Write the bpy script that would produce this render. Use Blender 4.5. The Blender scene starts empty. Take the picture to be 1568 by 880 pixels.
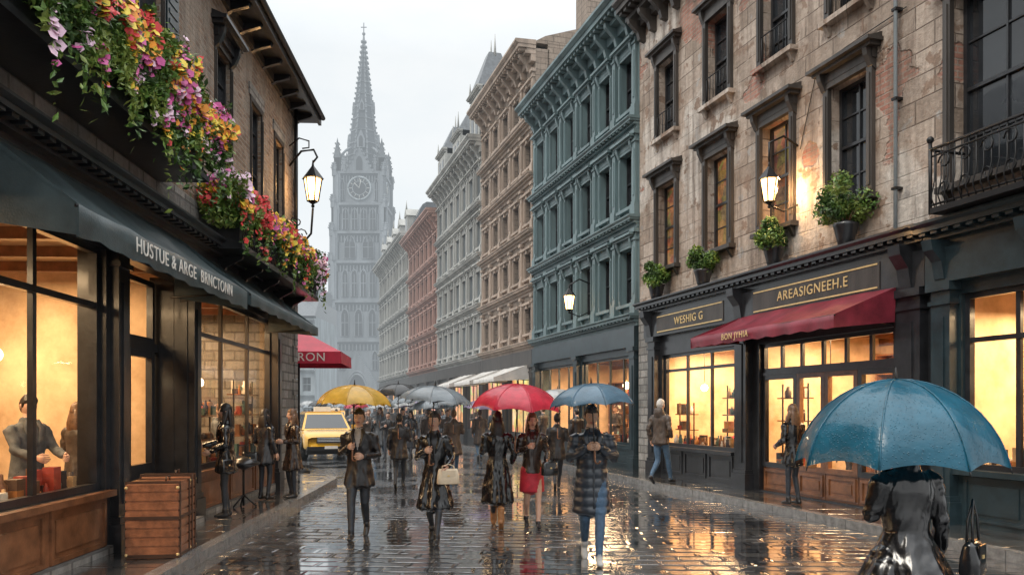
import bpy, bmesh, math, random
from mathutils import Vector, Matrix, noise
from mathutils.bvhtree import BVHTree
R=random.Random(11)
sc=bpy.context.scene
sc.view_settings.view_transform='Standard'; sc.view_settings.look='None'; sc.view_settings.exposure=0
V=Vector
# ---------------------------------------------------------------- materials
MC={}
def nodes(name):
    m=bpy.data.materials.new(name); m.use_nodes=True
    nt=m.node_tree; return m,nt,nt.nodes,nt.links,nt.nodes['Principled BSDF']
def rgba(c): return (c[0],c[1],c[2],1)
def M(name,col=None,rough=.6,var=.25,scale=3,metal=0,bump=0,bscale=40,col2=None,coat=0,emis=None,es=0,trans=0,streak=False,alpha=None,spec=.5):
    if name in MC: return MC[name]
    m,nt,N,L,P=nodes(name)
    tc=N.new('ShaderNodeTexCoord'); 
    mp=N.new('ShaderNodeMapping'); L.new(tc.outputs['Object'],mp.inputs[0])
    if streak: mp.inputs['Scale'].default_value=(1,1,.18)
    nz=N.new('ShaderNodeTexNoise'); nz.inputs['Scale'].default_value=scale; nz.inputs['Detail'].default_value=8; nz.inputs['Roughness'].default_value=.65
    L.new(mp.outputs[0],nz.inputs['Vector'])
    cr=N.new('ShaderNodeValToRGB'); cr.color_ramp.elements[0].position=.3; cr.color_ramp.elements[1].position=.7
    a=tuple(c*(1-var) for c in col); b=tuple(min(1,c*(1+var)) for c in (col2 or col))
    cr.color_ramp.elements[0].color=rgba(a); cr.color_ramp.elements[1].color=rgba(b)
    L.new(nz.outputs['Fac'],cr.inputs[0]); L.new(cr.outputs[0],P.inputs['Base Color'])
    P.inputs['Roughness'].default_value=rough; P.inputs['Metallic'].default_value=metal
    P.inputs['Specular IOR Level'].default_value=spec
    if coat: P.inputs['Coat Weight'].default_value=coat; P.inputs['Coat Roughness'].default_value=.1
    if emis: P.inputs['Emission Color'].default_value=rgba(emis); P.inputs['Emission Strength'].default_value=es
    if bump:
        n2=N.new('ShaderNodeTexNoise'); n2.inputs['Scale'].default_value=bscale; n2.inputs['Detail'].default_value=5
        L.new(tc.outputs['Object'],n2.inputs['Vector'])
        bp=N.new('ShaderNodeBump'); bp.inputs['Strength'].default_value=.7; bp.inputs['Distance'].default_value=bump
        L.new(n2.outputs['Fac'],bp.inputs['Height']); L.new(bp.outputs[0],P.inputs['Normal'])
    MC[name]=m; return m
def mixc(N,L,fac,a,b,mode='MIX'):
    x=N.new('ShaderNodeMix'); x.data_type='RGBA'; x.blend_type=mode
    if isinstance(fac,(int,float)): x.inputs[0].default_value=fac
    else: L.new(fac,x.inputs[0])
    for s,i in ((a,6),(b,7)):
        if isinstance(s,tuple): x.inputs[i].default_value=rgba(s)
        else: L.new(s,x.inputs[i])
    return x.outputs[2]
def ramp(N,L,src,p0,p1,c0=(0,0,0),c1=(1,1,1)):
    r=N.new('ShaderNodeValToRGB'); r.color_ramp.elements[0].position=p0; r.color_ramp.elements[1].position=p1
    r.color_ramp.elements[0].color=rgba(c0); r.color_ramp.elements[1].color=rgba(c1); L.new(src,r.inputs[0]); return r.outputs[0]
def wallcoord(N,L):
    tc=N.new('ShaderNodeTexCoord'); sp=N.new('ShaderNodeSeparateXYZ'); L.new(tc.outputs['Object'],sp.inputs[0])
    ad=N.new('ShaderNodeMath'); ad.operation='ADD'; L.new(sp.outputs[0],ad.inputs[0]); L.new(sp.outputs[1],ad.inputs[1])
    cb=N.new('ShaderNodeCombineXYZ'); L.new(ad.outputs[0],cb.inputs[0]); L.new(sp.outputs[2],cb.inputs[1])
    return tc,cb.outputs[0]
def tnoise(N,L,vec,scale,detail=6,rough=.6,sc3=None):
    n=N.new('ShaderNodeTexNoise'); n.inputs['Scale'].default_value=scale; n.inputs['Detail'].default_value=detail; n.inputs['Roughness'].default_value=rough
    if sc3:
        mp=N.new('ShaderNodeMapping'); mp.inputs['Scale'].default_value=sc3; L.new(vec,mp.inputs[0]); vec=mp.outputs[0]
    L.new(vec,n.inputs['Vector']); return n.outputs['Fac']
def brickmat(name,c1,c2,mortar,bw=.24,bh=.075,ms=.012,stain=(.05,.045,.04),rough=.8,stainamt=.6,bump=.012,patch=None):
    if name in MC: return MC[name]
    m,nt,N,L,P=nodes(name)
    tc,co=wallcoord(N,L)
    br=N.new('ShaderNodeTexBrick'); L.new(co,br.inputs['Vector'])
    br.inputs['Color1'].default_value=rgba(c1); br.inputs['Color2'].default_value=rgba(c2); br.inputs['Mortar'].default_value=rgba(mortar)
    br.inputs['Scale'].default_value=1; br.inputs['Brick Width'].default_value=bw; br.inputs['Row Height'].default_value=bh
    br.inputs['Mortar Size'].default_value=ms; br.inputs['Mortar Smooth'].default_value=.3
    n1=tnoise(N,L,co,.7,8,.7); n2=tnoise(N,L,co,5,6,.7,(1,.15,1)); n3=tnoise(N,L,co,14,6,.7)
    c=br.outputs['Color']
    if patch:
        c=mixc(N,L,ramp(N,L,n1,.5,.56),c,patch)
    c=mixc(N,L,ramp(N,L,n3,.25,.8),mixc(N,L,.45,c,(0,0,0)),c)
    s=N.new('ShaderNodeMath'); s.operation='MULTIPLY'; s.inputs[1].default_value=stainamt; L.new(ramp(N,L,n2,.42,.7),s.inputs[0])
    c=mixc(N,L,s.outputs[0],c,stain)
    L.new(c,P.inputs['Base Color']); P.inputs['Roughness'].default_value=rough
    h=N.new('ShaderNodeMath'); h.operation='SUBTRACT'; L.new(n3,h.inputs[0]); L.new(br.outputs['Fac'],h.inputs[1])
    bp=N.new('ShaderNodeBump'); bp.inputs['Distance'].default_value=bump; bp.inputs['Strength'].default_value=.9
    L.new(h.outputs[0],bp.inputs['Height']); L.new(bp.outputs[0],P.inputs['Normal'])
    MC[name]=m; return m
def plastermat():
    m,nt,N,L,P=nodes('weathered_plaster'); tc,co=wallcoord(N,L)
    br=N.new('ShaderNodeTexBrick'); L.new(co,br.inputs['Vector'])
    for k,v in (('Color1',(.40,.16,.11)),('Color2',(.50,.26,.19)),('Mortar',(.40,.32,.26))): br.inputs[k].default_value=rgba(v)
    br.inputs['Scale'].default_value=1; br.inputs['Brick Width'].default_value=.26; br.inputs['Row Height'].default_value=.09; br.inputs['Mortar Size'].default_value=.012
    b2=N.new('ShaderNodeTexBrick'); L.new(co,b2.inputs['Vector'])
    for k,v in (('Color1',(.34,.26,.2)),('Color2',(.56,.46,.38)),('Mortar',(.18,.135,.105))): b2.inputs[k].default_value=rgba(v)
    b2.inputs['Scale'].default_value=1; b2.inputs['Brick Width'].default_value=.75; b2.inputs['Row Height'].default_value=.36; b2.inputs['Mortar Size'].default_value=.014; b2.inputs['Mortar Smooth'].default_value=.6
    n1=tnoise(N,L,co,.45,10,.55); n2=tnoise(N,L,co,1.3,10,.7); n3=tnoise(N,L,co,9,8,.7); n4=tnoise(N,L,co,2.4,8,.65,(1.6,.14,1)); n6=tnoise(N,L,co,1.9,10,.62)
    pl=mixc(N,L,ramp(N,L,n2,.33,.67),(.60,.50,.42),(.40,.30,.23))
    pl=mixc(N,L,ramp(N,L,n1,.53,.57),pl,(.68,.61,.54))
    pl=mixc(N,L,ramp(N,L,n1,.455,.485,(1,1,1),(0,0,0)),pl,b2.outputs['Color'])
    pl=mixc(N,L,ramp(N,L,n6,.575,.60),pl,(.31,.21,.15))
    pl=mixc(N,L,ramp(N,L,n6,.35,.38,(1,1,1),(0,0,0)),pl,(.44,.41,.38))
    n5=tnoise(N,L,tc.outputs['Object'],.5,9,.5)
    msk=ramp(N,L,n5,.59,.60)
    pl=mixc(N,L,msk,pl,br.outputs['Color'])
    s=N.new('ShaderNodeMath'); s.operation='MULTIPLY'; s.inputs[1].default_value=.8; L.new(ramp(N,L,n4,.46,.66),s.inputs[0])
    pl=mixc(N,L,s.outputs[0],pl,(.15,.105,.075))
    pl=mixc(N,L,ramp(N,L,n3,.3,.7),mixc(N,L,.45,pl,(.08,.06,.045)),pl)
    L.new(pl,P.inputs['Base Color']); P.inputs['Roughness'].default_value=.65
    a=N.new('ShaderNodeMath'); a.operation='MULTIPLY_ADD'; a.inputs[1].default_value=-1; L.new(msk,a.inputs[0]); L.new(n3,a.inputs[2])
    a2=N.new('ShaderNodeMath'); a2.operation='MULTIPLY_ADD'; a2.inputs[1].default_value=-.5; L.new(b2.outputs['Fac'],a2.inputs[0]); L.new(a.outputs[0],a2.inputs[2])
    bp=N.new('ShaderNodeBump'); bp.inputs['Distance'].default_value=.03; L.new(a2.outputs[0],bp.inputs['Height']); L.new(bp.outputs[0],P.inputs['Normal'])
    return m
def pavemat(name,bw,bh,c1,c2,mortar,wet0,wet1,rot=0,ms=.014,bd=.012,und=.5,smooth=1.0,puddle=.15):
    m,nt,N,L,P=nodes(name); tc=N.new('ShaderNodeTexCoord')
    mp=N.new('ShaderNodeMapping'); mp.inputs['Rotation'].default_value=(0,0,rot); L.new(tc.outputs['Object'],mp.inputs[0]); co=mp.outputs[0]
    nw=N.new('ShaderNodeTexNoise'); nw.inputs['Scale'].default_value=2.2; L.new(co,nw.inputs['Vector'])
    va=N.new('ShaderNodeVectorMath'); va.operation='MULTIPLY_ADD'; va.inputs[1].default_value=(.11,.11,0); L.new(nw.outputs['Color'],va.inputs[0]); L.new(co,va.inputs[2]); cw=va.outputs[0]
    def brk(a,b,c,mz,sm):
        br=N.new('ShaderNodeTexBrick'); L.new(cw,br.inputs['Vector'])
        br.inputs['Color1'].default_value=rgba(a); br.inputs['Color2'].default_value=rgba(b); br.inputs['Mortar'].default_value=rgba(c)
        br.inputs['Scale'].default_value=1; br.inputs['Brick Width'].default_value=bw; br.inputs['Row Height'].default_value=bh; br.inputs['Mortar Size'].default_value=mz; br.inputs['Mortar Smooth'].default_value=sm
        return br
    br=brk(c1,c2,mortar,ms,.3); dome=brk(c1,c2,mortar,ms*2.2,smooth); b2=brk((0,0,0),(1,1,1),(.5,.5,.5),ms,.3)
    n1=tnoise(N,L,co,.6,6,.6); n2=tnoise(N,L,co,11,8,.75); n3=tnoise(N,L,co,3.2,5,.55)
    c=mixc(N,L,ramp(N,L,n2,.3,.7),mixc(N,L,.6,br.outputs['Color'],(.008,.008,.009)),br.outputs['Color'])
    L.new(c,P.inputs['Base Color'])
    mr=N.new('ShaderNodeMapRange'); mr.inputs[1].default_value=.42; mr.inputs[2].default_value=.58; mr.inputs[3].default_value=wet0; mr.inputs[4].default_value=wet1; L.new(n1,mr.inputs[0])
    ad=N.new('ShaderNodeMath'); ad.operation='MULTIPLY_ADD'; ad.inputs[1].default_value=.06; L.new(b2.outputs['Color'],ad.inputs[0]); L.new(mr.outputs[0],ad.inputs[2])
    L.new(ad.outputs[0],P.inputs['Roughness'])
    P.inputs['Specular IOR Level'].default_value=1.0; P.inputs['Coat Weight'].default_value=1.0; P.inputs['Coat Roughness'].default_value=.03; P.inputs['Coat IOR'].default_value=1.6
    h1=N.new('ShaderNodeMath'); h1.operation='MULTIPLY_ADD'; h1.inputs[1].default_value=-1.2; L.new(dome.outputs['Fac'],h1.inputs[0])
    h0=N.new('ShaderNodeMath'); h0.operation='MULTIPLY_ADD'; h0.inputs[1].default_value=.2; L.new(n2,h0.inputs[0])
    h00=N.new('ShaderNodeMath'); h00.operation='MULTIPLY'; h00.inputs[1].default_value=und; L.new(n3,h00.inputs[0]); L.new(h00.outputs[0],h0.inputs[2])
    L.new(h0.outputs[0],h1.inputs[2])
    sp=N.new('ShaderNodeMath'); sp.operation='MULTIPLY_ADD'; sp.inputs[1].default_value=.2; L.new(b2.outputs['Color'],sp.inputs[0]); L.new(h1.outputs[0],sp.inputs[2])
    st=N.new('ShaderNodeMapRange'); st.inputs[1].default_value=.46; st.inputs[2].default_value=.58; st.inputs[3].default_value=puddle; st.inputs[4].default_value=.85; L.new(n1,st.inputs[0])
    bp=N.new('ShaderNodeBump'); bp.inputs['Distance'].default_value=bd; L.new(st.outputs[0],bp.inputs['Strength']); L.new(sp.outputs[0],bp.inputs['Height'])
    L.new(bp.outputs[0],P.inputs['Normal']); L.new(bp.outputs[0],P.inputs['Coat Normal'])
    return m
def glassmat(name,tint=(1,1,1),refl=.1):
    m,nt,N,L,P=nodes(name); out=N['Material Output']
    t=N.new('ShaderNodeBsdfTransparent'); t.inputs[0].default_value=rgba(tint); g=N.new('ShaderNodeBsdfGlossy'); g.inputs['Roughness'].default_value=.03
    lw=N.new('ShaderNodeFresnel'); lw.inputs[0].default_value=1.4
    ml=N.new('ShaderNodeMath'); ml.operation='MULTIPLY_ADD'; ml.inputs[1].default_value=.5; ml.inputs[2].default_value=refl*.3; L.new(lw.outputs[0],ml.inputs[0])
    mx=N.new('ShaderNodeMixShader'); L.new(ml.outputs[0],mx.inputs[0]); L.new(t.outputs[0],mx.inputs[1]); L.new(g.outputs[0],mx.inputs[2]); L.new(mx.outputs[0],out.inputs[0])
    return m
def litmat(name,c1,c2,st,scale=1.2):
    m,nt,N,L,P=nodes(name); tc,co=wallcoord(N,L)
    vo=N.new('ShaderNodeTexVoronoi'); vo.inputs['Scale'].default_value=scale*3.2; L.new(co,vo.inputs['Vector'])
    n=tnoise(N,L,co,scale,7,.7)
    c=mixc(N,L,ramp(N,L,n,.38,.62),c1,c2); c=mixc(N,L,.5,c,mixc(N,L,1.0,c,vo.outputs['Color'],'MULTIPLY'))
    L.new(c,P.inputs['Emission Color']); P.inputs['Emission Strength'].default_value=st; P.inputs['Base Color'].default_value=(.02,.02,.02,1); P.inputs['Roughness'].default_value=.08
    return m
PLASTER=plastermat()
BRICKL=brickmat('old_brown_brick',(.27,.165,.105),(.50,.37,.27),(.47,.42,.36),bw=.26,bh=.085,stain=(.08,.06,.05),stainamt=.55,patch=(.44,.37,.30),bump=.022)
STONEL=brickmat('grey_rubble_stone',(.28,.27,.25),(.46,.44,.41),(.2,.19,.18),bw=.42,bh=.2,ms=.02,stainamt=.5,bump=.02)
BROWN=brickmat('tan_brownstone',(.36,.28,.22),(.44,.35,.28),(.22,.17,.13),bw=.5,bh=.22,ms=.012,stainamt=.5)
REDB=brickmat('red_brick',(.32,.12,.095),(.38,.17,.13),(.3,.22,.18),stainamt=.35)
TEAL=M('teal_painted_stone',(.15,.215,.225),.5,.4,1.2,bump=.01,streak=True)
TEALD=M('teal_trim',(.125,.18,.19),.45,.4,1.5,streak=True)
GREYST=M('blue_grey_stone',(.24,.27,.285),.7,.4,1.2,streak=True,bump=.01)
PALEST=M('pale_grey_stone',(.34,.34,.32),.7,.4,1.2,streak=True,bump=.01)
BROWNT=M('brownstone_trim',(.34,.265,.21),.65,.4,2,streak=True)
REDT=M('red_stone_trim',(.34,.2,.16),.65,.35,2,streak=True)
SLATE=M('wet_slate_roof',(.09,.10,.11),.35,.4,6,bump=.01,bscale=20)
BLACKW=M('black_painted_wood',(.02,.021,.024),.28,.5,5,bump=.002,bscale=25,coat=.2)
TEALW=M('dark_teal_painted_wood',(.02,.035,.042),.3,.4,4,bump=.002,coat=.2)
DKTRIM=M('dark_window_trim',(.05,.043,.038),.45,.5,4,streak=True,bump=.004)
BROWNW=M('brown_varnished_wood',(.19,.08,.036),.33,.5,4,streak=False,bump=.003,bscale=30,coat=.3)
IRON=M('black_wrought_iron',(.012,.012,.013),.4,.3,8,metal=.3)
PANE=M('dark_window_glass',(.018,.021,.025),.04,.5,.9,spec=.8)
LITP=litmat('lamplit_window_glass',(.85,.42,.15),(.10,.045,.02),.55)
LITFAR=litmat('lit_shop_glass',(1,.62,.28),(.5,.24,.1),1.6,.8)
GLASS=glassmat('clear_shop_glass')
WARMWALL=M('warm_interior_plaster',(.58,.37,.20),.8,.28,1.1,col2=(.74,.54,.34))
WARMFLOOR=M('wood_interior_floor',(.22,.12,.06),.5,.3,4)
CEIL=M('interior_ceiling',(.42,.31,.2),.8,.1,2)
GOLD=M('gold_lettering',(.70,.50,.22),.35,.2,9,metal=.2)
WHITEL=M('cream_lettering',(.75,.72,.66),.6,.1,9)
LAMPG=M('lit_lamp_glass',(.9,.7,.4),.3,.05,3,emis=(1,.56,.2),es=9)
GLOBE=M('lit_globe_glass',(.9,.8,.6),.3,.05,3,emis=(1,.8,.5),es=7)
AWND=M('dark_green_canvas',(.045,.065,.07),.36,.4,3,bump=.004,bscale=60)
AWNR=M('burgundy_canvas',(.175,.018,.032),.45,.4,3,bump=.004,bscale=60)
AWNC=M('cream_canvas',(.55,.53,.5),.6,.2,3)
goodmats=[M('goods_%d'%i,c,.5,.3,8) for i,c in enumerate([(.35,.05,.03),(.5,.33,.17),(.04,.03,.03),(.7,.65,.55),(.06,.12,.11),(.45,.18,.05),(.16,.07,.03),(.03,.03,.04),(.1,.06,.04)])]
# ---------------------------------------------------------------- builder
class B:
    def __init__(s,name,loc=(0,0,0),rot=0):
        s.e=bpy.data.objects.new(name,None); sc.collection.objects.link(s.e); s.e.location=loc; s.e.rotation_euler=(0,0,rot); s.p={}; s.M=None; s.e.empty_display_size=.3
    def add(s,part,mat,vs,fs,smooth=False):
        d=s.p.setdefault(part,dict(v=[],f=[],m=[],mats=[],s=[]))
        if mat not in d['mats']: d['mats'].append(mat)
        mi=d['mats'].index(mat); o=len(d['v'])
        if s.M is not None: vs=[s.M@V(v) for v in vs]
        d['v'].extend([tuple(v) for v in vs])
        for f in fs: d['f'].append(tuple(i+o for i in f)); d['m'].append(mi); d['s'].append(smooth)
    def box(s,part,mat,x0,x1,y0,y1,z0,z1):
        if x0>x1:x0,x1=x1,x0
        if y0>y1:y0,y1=y1,y0
        vs=[(x0,y0,z0),(x1,y0,z0),(x1,y1,z0),(x0,y1,z0),(x0,y0,z1),(x1,y0,z1),(x1,y1,z1),(x0,y1,z1)]
        s.add(part,mat,vs,[(0,3,2,1),(4,5,6,7),(0,1,5,4),(1,2,6,5),(2,3,7,6),(3,0,4,7)])
    def prism(s,part,mat,poly,axis,a0,a1):
        def q(p,a): return {'x':(a,p[0],p[1]),'y':(p[0],a,p[1]),'z':(p[0],p[1],a)}[axis]
        n=len(poly); vs=[q(p,a0) for p in poly]+[q(p,a1) for p in poly]
        fs=[tuple(range(n))[::-1],tuple(range(n,2*n))]+[(i,(i+1)%n,n+(i+1)%n,n+i) for i in range(n)]
        s.add(part,mat,vs,fs)
    def tube(s,part,mat,path,radii,seg=8,side=V((1,0,0))):
        v,f=tube([V(p) for p in path],[(r,r) if not isinstance(r,tuple) else r for r in (radii if isinstance(radii,list) else [radii]*len(path))],side,seg)
        s.add(part,mat,v,f,True)
    def ball(s,part,mat,c,r,n=10):
        rr=r if isinstance(r,tuple) else (r,r,r); vs=[];fs=[]
        for i in range(n+1):
            t=math.pi*i/n
            for j in range(2*n):
                a=math.pi*j/n; vs.append((c[0]+rr[0]*math.sin(t)*math.cos(a),c[1]+rr[1]*math.sin(t)*math.sin(a),c[2]+rr[2]*math.cos(t)))
        for i in range(n):
            for j in range(2*n): fs.append((i*2*n+j,(i+1)*2*n+j,(i+1)*2*n+(j+1)%(2*n),i*2*n+(j+1)%(2*n)))
        s.add(part,mat,vs,fs,True)
    def done(s):
        for k,d in s.p.items():
            me=bpy.data.meshes.new(k); me.from_pydata(d['v'],[],d['f']); me.materials.clear()
            for m in d['mats']: me.materials.append(m)
            me.polygons.foreach_set('material_index',d['m']); me.polygons.foreach_set('use_smooth',d['s']); me.update()
            o=bpy.data.objects.new(k,me); sc.collection.objects.link(o); o.parent=s.e
        return s.e
def tube(path,radii,side=V((1,0,0)),seg=14,caps=True):
    vs=[];fs=[];n=len(path)
    for i,p in enumerate(path):
        t=(path[min(i+1,n-1)]-path[max(i-1,0)]).normalized()
        sd=side-t*side.dot(t)
        if sd.length<.15: sd=V((0,1,0))-t*t.y
        if sd.length<.15: sd=V((0,0,1))-t*t.z
        sd.normalize(); fr=t.cross(sd); a,b=radii[i]
        for k in range(seg):
            w=2*math.pi*k/seg; vs.append(p+sd*(a*math.cos(w))+fr*(b*math.sin(w)))
    for i in range(n-1):
        for k in range(seg): fs.append((i*seg+k,i*seg+(k+1)%seg,(i+1)*seg+(k+1)%seg,(i+1)*seg+k))
    if caps:
        t0=(path[0]-path[1]).normalized(); t1=(path[-1]-path[-2]).normalized()
        a=len(vs); vs.append(path[0]+t0*min(radii[0])*.4); b=len(vs); vs.append(path[-1]+t1*min(radii[-1])*.4)
        for k in range(seg): fs.append((a,(k+1)%seg,k)); fs.append((b,(n-1)*seg+k,(n-1)*seg+(k+1)%seg))
    return vs,fs
def text(parent,s,loc,size,mat,ext=.006,tilt=0,sx=1):
    c=bpy.data.curves.new('lettering','FONT'); c.body=s; c.size=size; c.extrude=ext; c.align_x='CENTER'; c.align_y='CENTER'; c.materials.append(mat); c.space_character=1.12
    o=bpy.data.objects.new('lettering',c); sc.collection.objects.link(o); o.parent=parent
    m=Matrix(((-1,0,0,loc[0]),(0,0,1,loc[1]),(0,1,0,loc[2]),(0,0,0,1)))
    o.matrix_local=m@Matrix.Rotation(tilt,4,'X')@Matrix.Diagonal((sx,1,1,1)); return o
# ---- facade kit (x along wall, y outwards, z up)
def wall(b,part,mat,x0,x1,z0,z1,ops,y=0,depth=.25):
    xs=sorted(set([x0,x1]+[o[0] for o in ops]+[o[1] for o in ops])); zs=sorted(set([z0,z1]+[o[2] for o in ops]+[o[3] for o in ops]))
    for i in range(len(xs)-1):
        for j in range(len(zs)-1):
            cx=(xs[i]+xs[i+1])/2; cz=(zs[j]+zs[j+1])/2
            if any(o[0]<cx<o[1] and o[2]<cz<o[3] for o in ops): continue
            b.add(part,mat,[(xs[i],y,zs[j]),(xs[i+1],y,zs[j]),(xs[i+1],y,zs[j+1]),(xs[i],y,zs[j+1])],[(3,2,1,0)])
    for a,c,d,e in ops:
        q=[(a,d),(c,d),(c,e),(a,e)]
        for k in range(4):
            p,r=q[k],q[(k+1)%4]
            b.add(part,mat,[(p[0],y,p[1]),(r[0],y,r[1]),(r[0],y-depth,r[1]),(p[0],y-depth,p[1])],[(0,1,2,3)])
def window(b,x0,x1,z0,z1,frm,glass,nx=2,nz=4,y=0,depth=.2,fw=.06,mw=.028,sash=True):
    ya=y-depth; e=.006
    b.box('window_frames',frm,x0-e,x0+fw,ya-.02,ya+.07,z0-e,z1+e); b.box('window_frames',frm,x1-fw,x1+e,ya-.02,ya+.07,z0-e,z1+e)
    b.box('window_frames',frm,x0+fw,x1-fw,ya-.02,ya+.068,z0-e,z0+fw); b.box('window_frames',frm,x0+fw,x1-fw,ya-.02,ya+.068,z1-fw,z1+e)
    for i in range(1,nx):
        x=x0+(x1-x0)*i/nx; b.box('window_frames',frm,x-mw/2,x+mw/2,ya-.01,ya+.045,z0+fw,z1-fw)
    for j in range(1,nz):
        z=z0+(z1-z0)*j/nz; w=mw*(1.9 if sash and j==nz//2 else 1); b.box('window_frames',frm,x0+fw,x1-fw,ya-.008,ya+.04+(w-mw),z-w/2,z+w/2)
    b.add('window_glass',glass,[(x0+.01,ya+.012,z0+.01),(x1-.01,ya+.012+R.uniform(-.006,.006),z0+.01),(x1-.01,ya+.012,z1-.01),(x0+.01,ya+.012,z1-.01)],[(3,2,1,0)])
def hood(b,xc,w,z,mat,big=1,ped=False):
    b.box('window_hoods',mat,xc-w/2-.02,xc+w/2+.02,-.01,.09*big,z,z+.16)
    b.box('window_hoods',mat,xc-w/2-.10,xc+w/2+.10,-.01,.20*big,z+.16,z+.22)
    b.box('window_hoods',mat,xc-w/2-.16,xc+w/2+.16,-.01,.28*big,z+.22,z+.28)
    if ped: b.prism('window_hoods',mat,[(xc-w/2-.14,z+.28),(xc+w/2+.14,z+.28),(xc,z+.28+w*.26)],'y',-.01,.2*big)
    else: b.prism('window_hoods',mat,[(-.01,z+.28),(.25*big,z+.28),(-.01,z+.38)],'x',xc-w/2-.13,xc+w/2+.13)
    for s in (-1,1):
        x=xc+s*(w/2-.05); b.prism('window_hoods',mat,[(.085*big,z+.158),(.19*big,z+.158),(.17*big,z+.05),(.085*big,z-.12),(-.01,z-.2),(-.01,z+.158)],'x',x-.05,x+.05)
def surround(b,xc,w,z0,z1,mat,t=.13,pr=.07):
    for s in (-1,1):
        xa=xc+s*w/2; xb=xc+s*(w/2+t); b.box('window_surrounds',mat,xa,xb,-.01,pr,z0,z1)
        b.box('window_surrounds',mat,xa+s*t*.3,xa+s*t*.7,pr-.01,pr+.02,z0+.15,z1-.12)
    b.box('window_surrounds',mat,xc-w/2-t,xc+w/2+t,-.01,pr+.01,z1,z1+.1)
def sill(b,xc,w,z,mat,pr=.18):
    b.box('window_sills',mat,xc-w/2,xc+w/2,-.03,pr,z-.09,z-.002)
    for s in (-1,1): b.prism('window_sills',mat,[(-.01,z-.09),(pr*.8,z-.09),(.03,z-.26),(-.01,z-.26)],'x',xc+s*(w/2-.14)-.04,xc+s*(w/2-.14)+.04)
def cornice(b,x0,x1,z,h,pr,mat,dent=.22,part='cornices'):
    if x0>x1:x0,x1=x1,x0
    b.box(part,mat,x0,x1,-.01,pr*.22,z,z+h*.35); b.box(part,mat,x0-.01,x1+.01,-.01,pr*.5,z+h*.35,z+h*.5)
    b.box(part,mat,x0-.03,x1+.03,-.01,pr*.85,z+h*.62,z+h*.8); b.prism(part,mat,[(-.01,z+h*.8),(pr*.88,z+h*.8),(pr,z+h*.9),(pr,z+h),(-.01,z+h+.03)],'x',x0-.05,x1+.05)
    b.box(part,mat,x0,x1,-.01,pr*.45,z+h*.5,z+h*.62)
    if dent:
        n=max(2,int((x1-x0)/dent)); st=(x1-x0)/n
        for i in range(n):
            x=x0+st*(i+.5); b.box(part,mat,x-st*.27,x+st*.27,pr*.44,pr*.78,z+h*.502,z+h*.618)
def brackets(b,x0,x1,n,z,h,pr,mat,w=.12,part='brackets'):
    for i in range(n):
        x=x0+(x1-x0)*(i+.5)/n
        b.prism(part,mat,[(-.01,z+h),(pr,z+h),(pr*.95,z+h*.8),(pr*.45,z+h*.35),(pr*.35,z),(-.01,z-.05)],'x',x-w/2,x+w/2)
def pilaster(b,x,w,z0,z1,pr,mat,part='pilasters'):
    b.box(part,mat,x-w/2,x+w/2,-.02,pr,z0,z1)
    b.box(part,mat,x-w/2-.05,x+w/2+.05,-.02,pr+.05,z0,z0+.32); b.box(part,mat,x-w/2-.025,x+w/2+.025,-.02,pr+.025,z0+.32,z0+.4)
    b.box(part,mat,x-w/2-.03,x+w/2+.03,-.02,pr+.03,z1-.32,z1-.26); b.box(part,mat,x-w/2-.05,x+w/2+.05,-.02,pr+.06,z1-.12,z1-.003)
    b.box(part,mat,x-w*.22,x+w*.22,pr-.01,pr+.022,z0+.55,z1-.5)
def panel(b,x0,x1,z0,z1,mat,y=0,n=1,part='panels'):
    for i in range(n):
        a=x0+(x1-x0)*i/n+.06; c=x0+(x1-x0)*(i+1)/n-.06; t=.05
        for q in ((a,c,z0,z0+t),(a,c,z1-t,z1),(a,a+t,z0+t,z1-t),(c-t,c,z0+t,z1-t)): b.box(part,mat,q[0],q[1],y-.01,y+.025,q[2],q[3])
        b.box(part,mat,a+.11,c-.11,y-.01,y+.015,z0+.11,z1-.11)
def awning(b,x0,x1,zt,zh,pr,val,mat,y=0.02,stripe=None,part='awning',n=28):
    if x0>x1:x0,x1=x1,x0
    vs=[];fs=[];m=8
    for i in range(n+1):
        x=x0+(x1-x0)*i/n; rib=abs(math.sin(i*math.pi/7))
        for j in range(m+1):
            t=j/m; sag=.045*math.sin(math.pi*t)*(1+1.4*rib)+.02*noise.noise(V((x*2,t*4,zt))); vs.append((x,y+pr*t,zt+(zh-zt)*t-sag))
        for q in (0.5,1): vs.append((x,y+pr+.02*math.sin(i*1.3)*q,zh-val*q-(.015*math.sin(i*2.1) if q==1 else 0)))
    k=m+3
    for i in range(n):
        for j in range(k-1): fs.append((i*k+j,(i+1)*k+j,(i+1)*k+j+1,i*k+j+1))
    b.add(part,mat,vs,fs,True)
    for x in (x0+.003,x1-.003): b.add(part,mat,[(x,y,zt),(x,y+pr,zh),(x,y+pr,zh-val),(x,y+.02,zh-val*.4)],[(0,1,2,3)])
    for x in (x0+.08,x1-.08): b.tube(part,IRON,[(x,y,zh-.1),(x,y+pr-.02,zh-.03)],.014)
    b.tube(part,IRON,[(x0,y+pr-.02,zh-.01),(x1,y+pr-.02,zh-.01)],.016)
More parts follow.
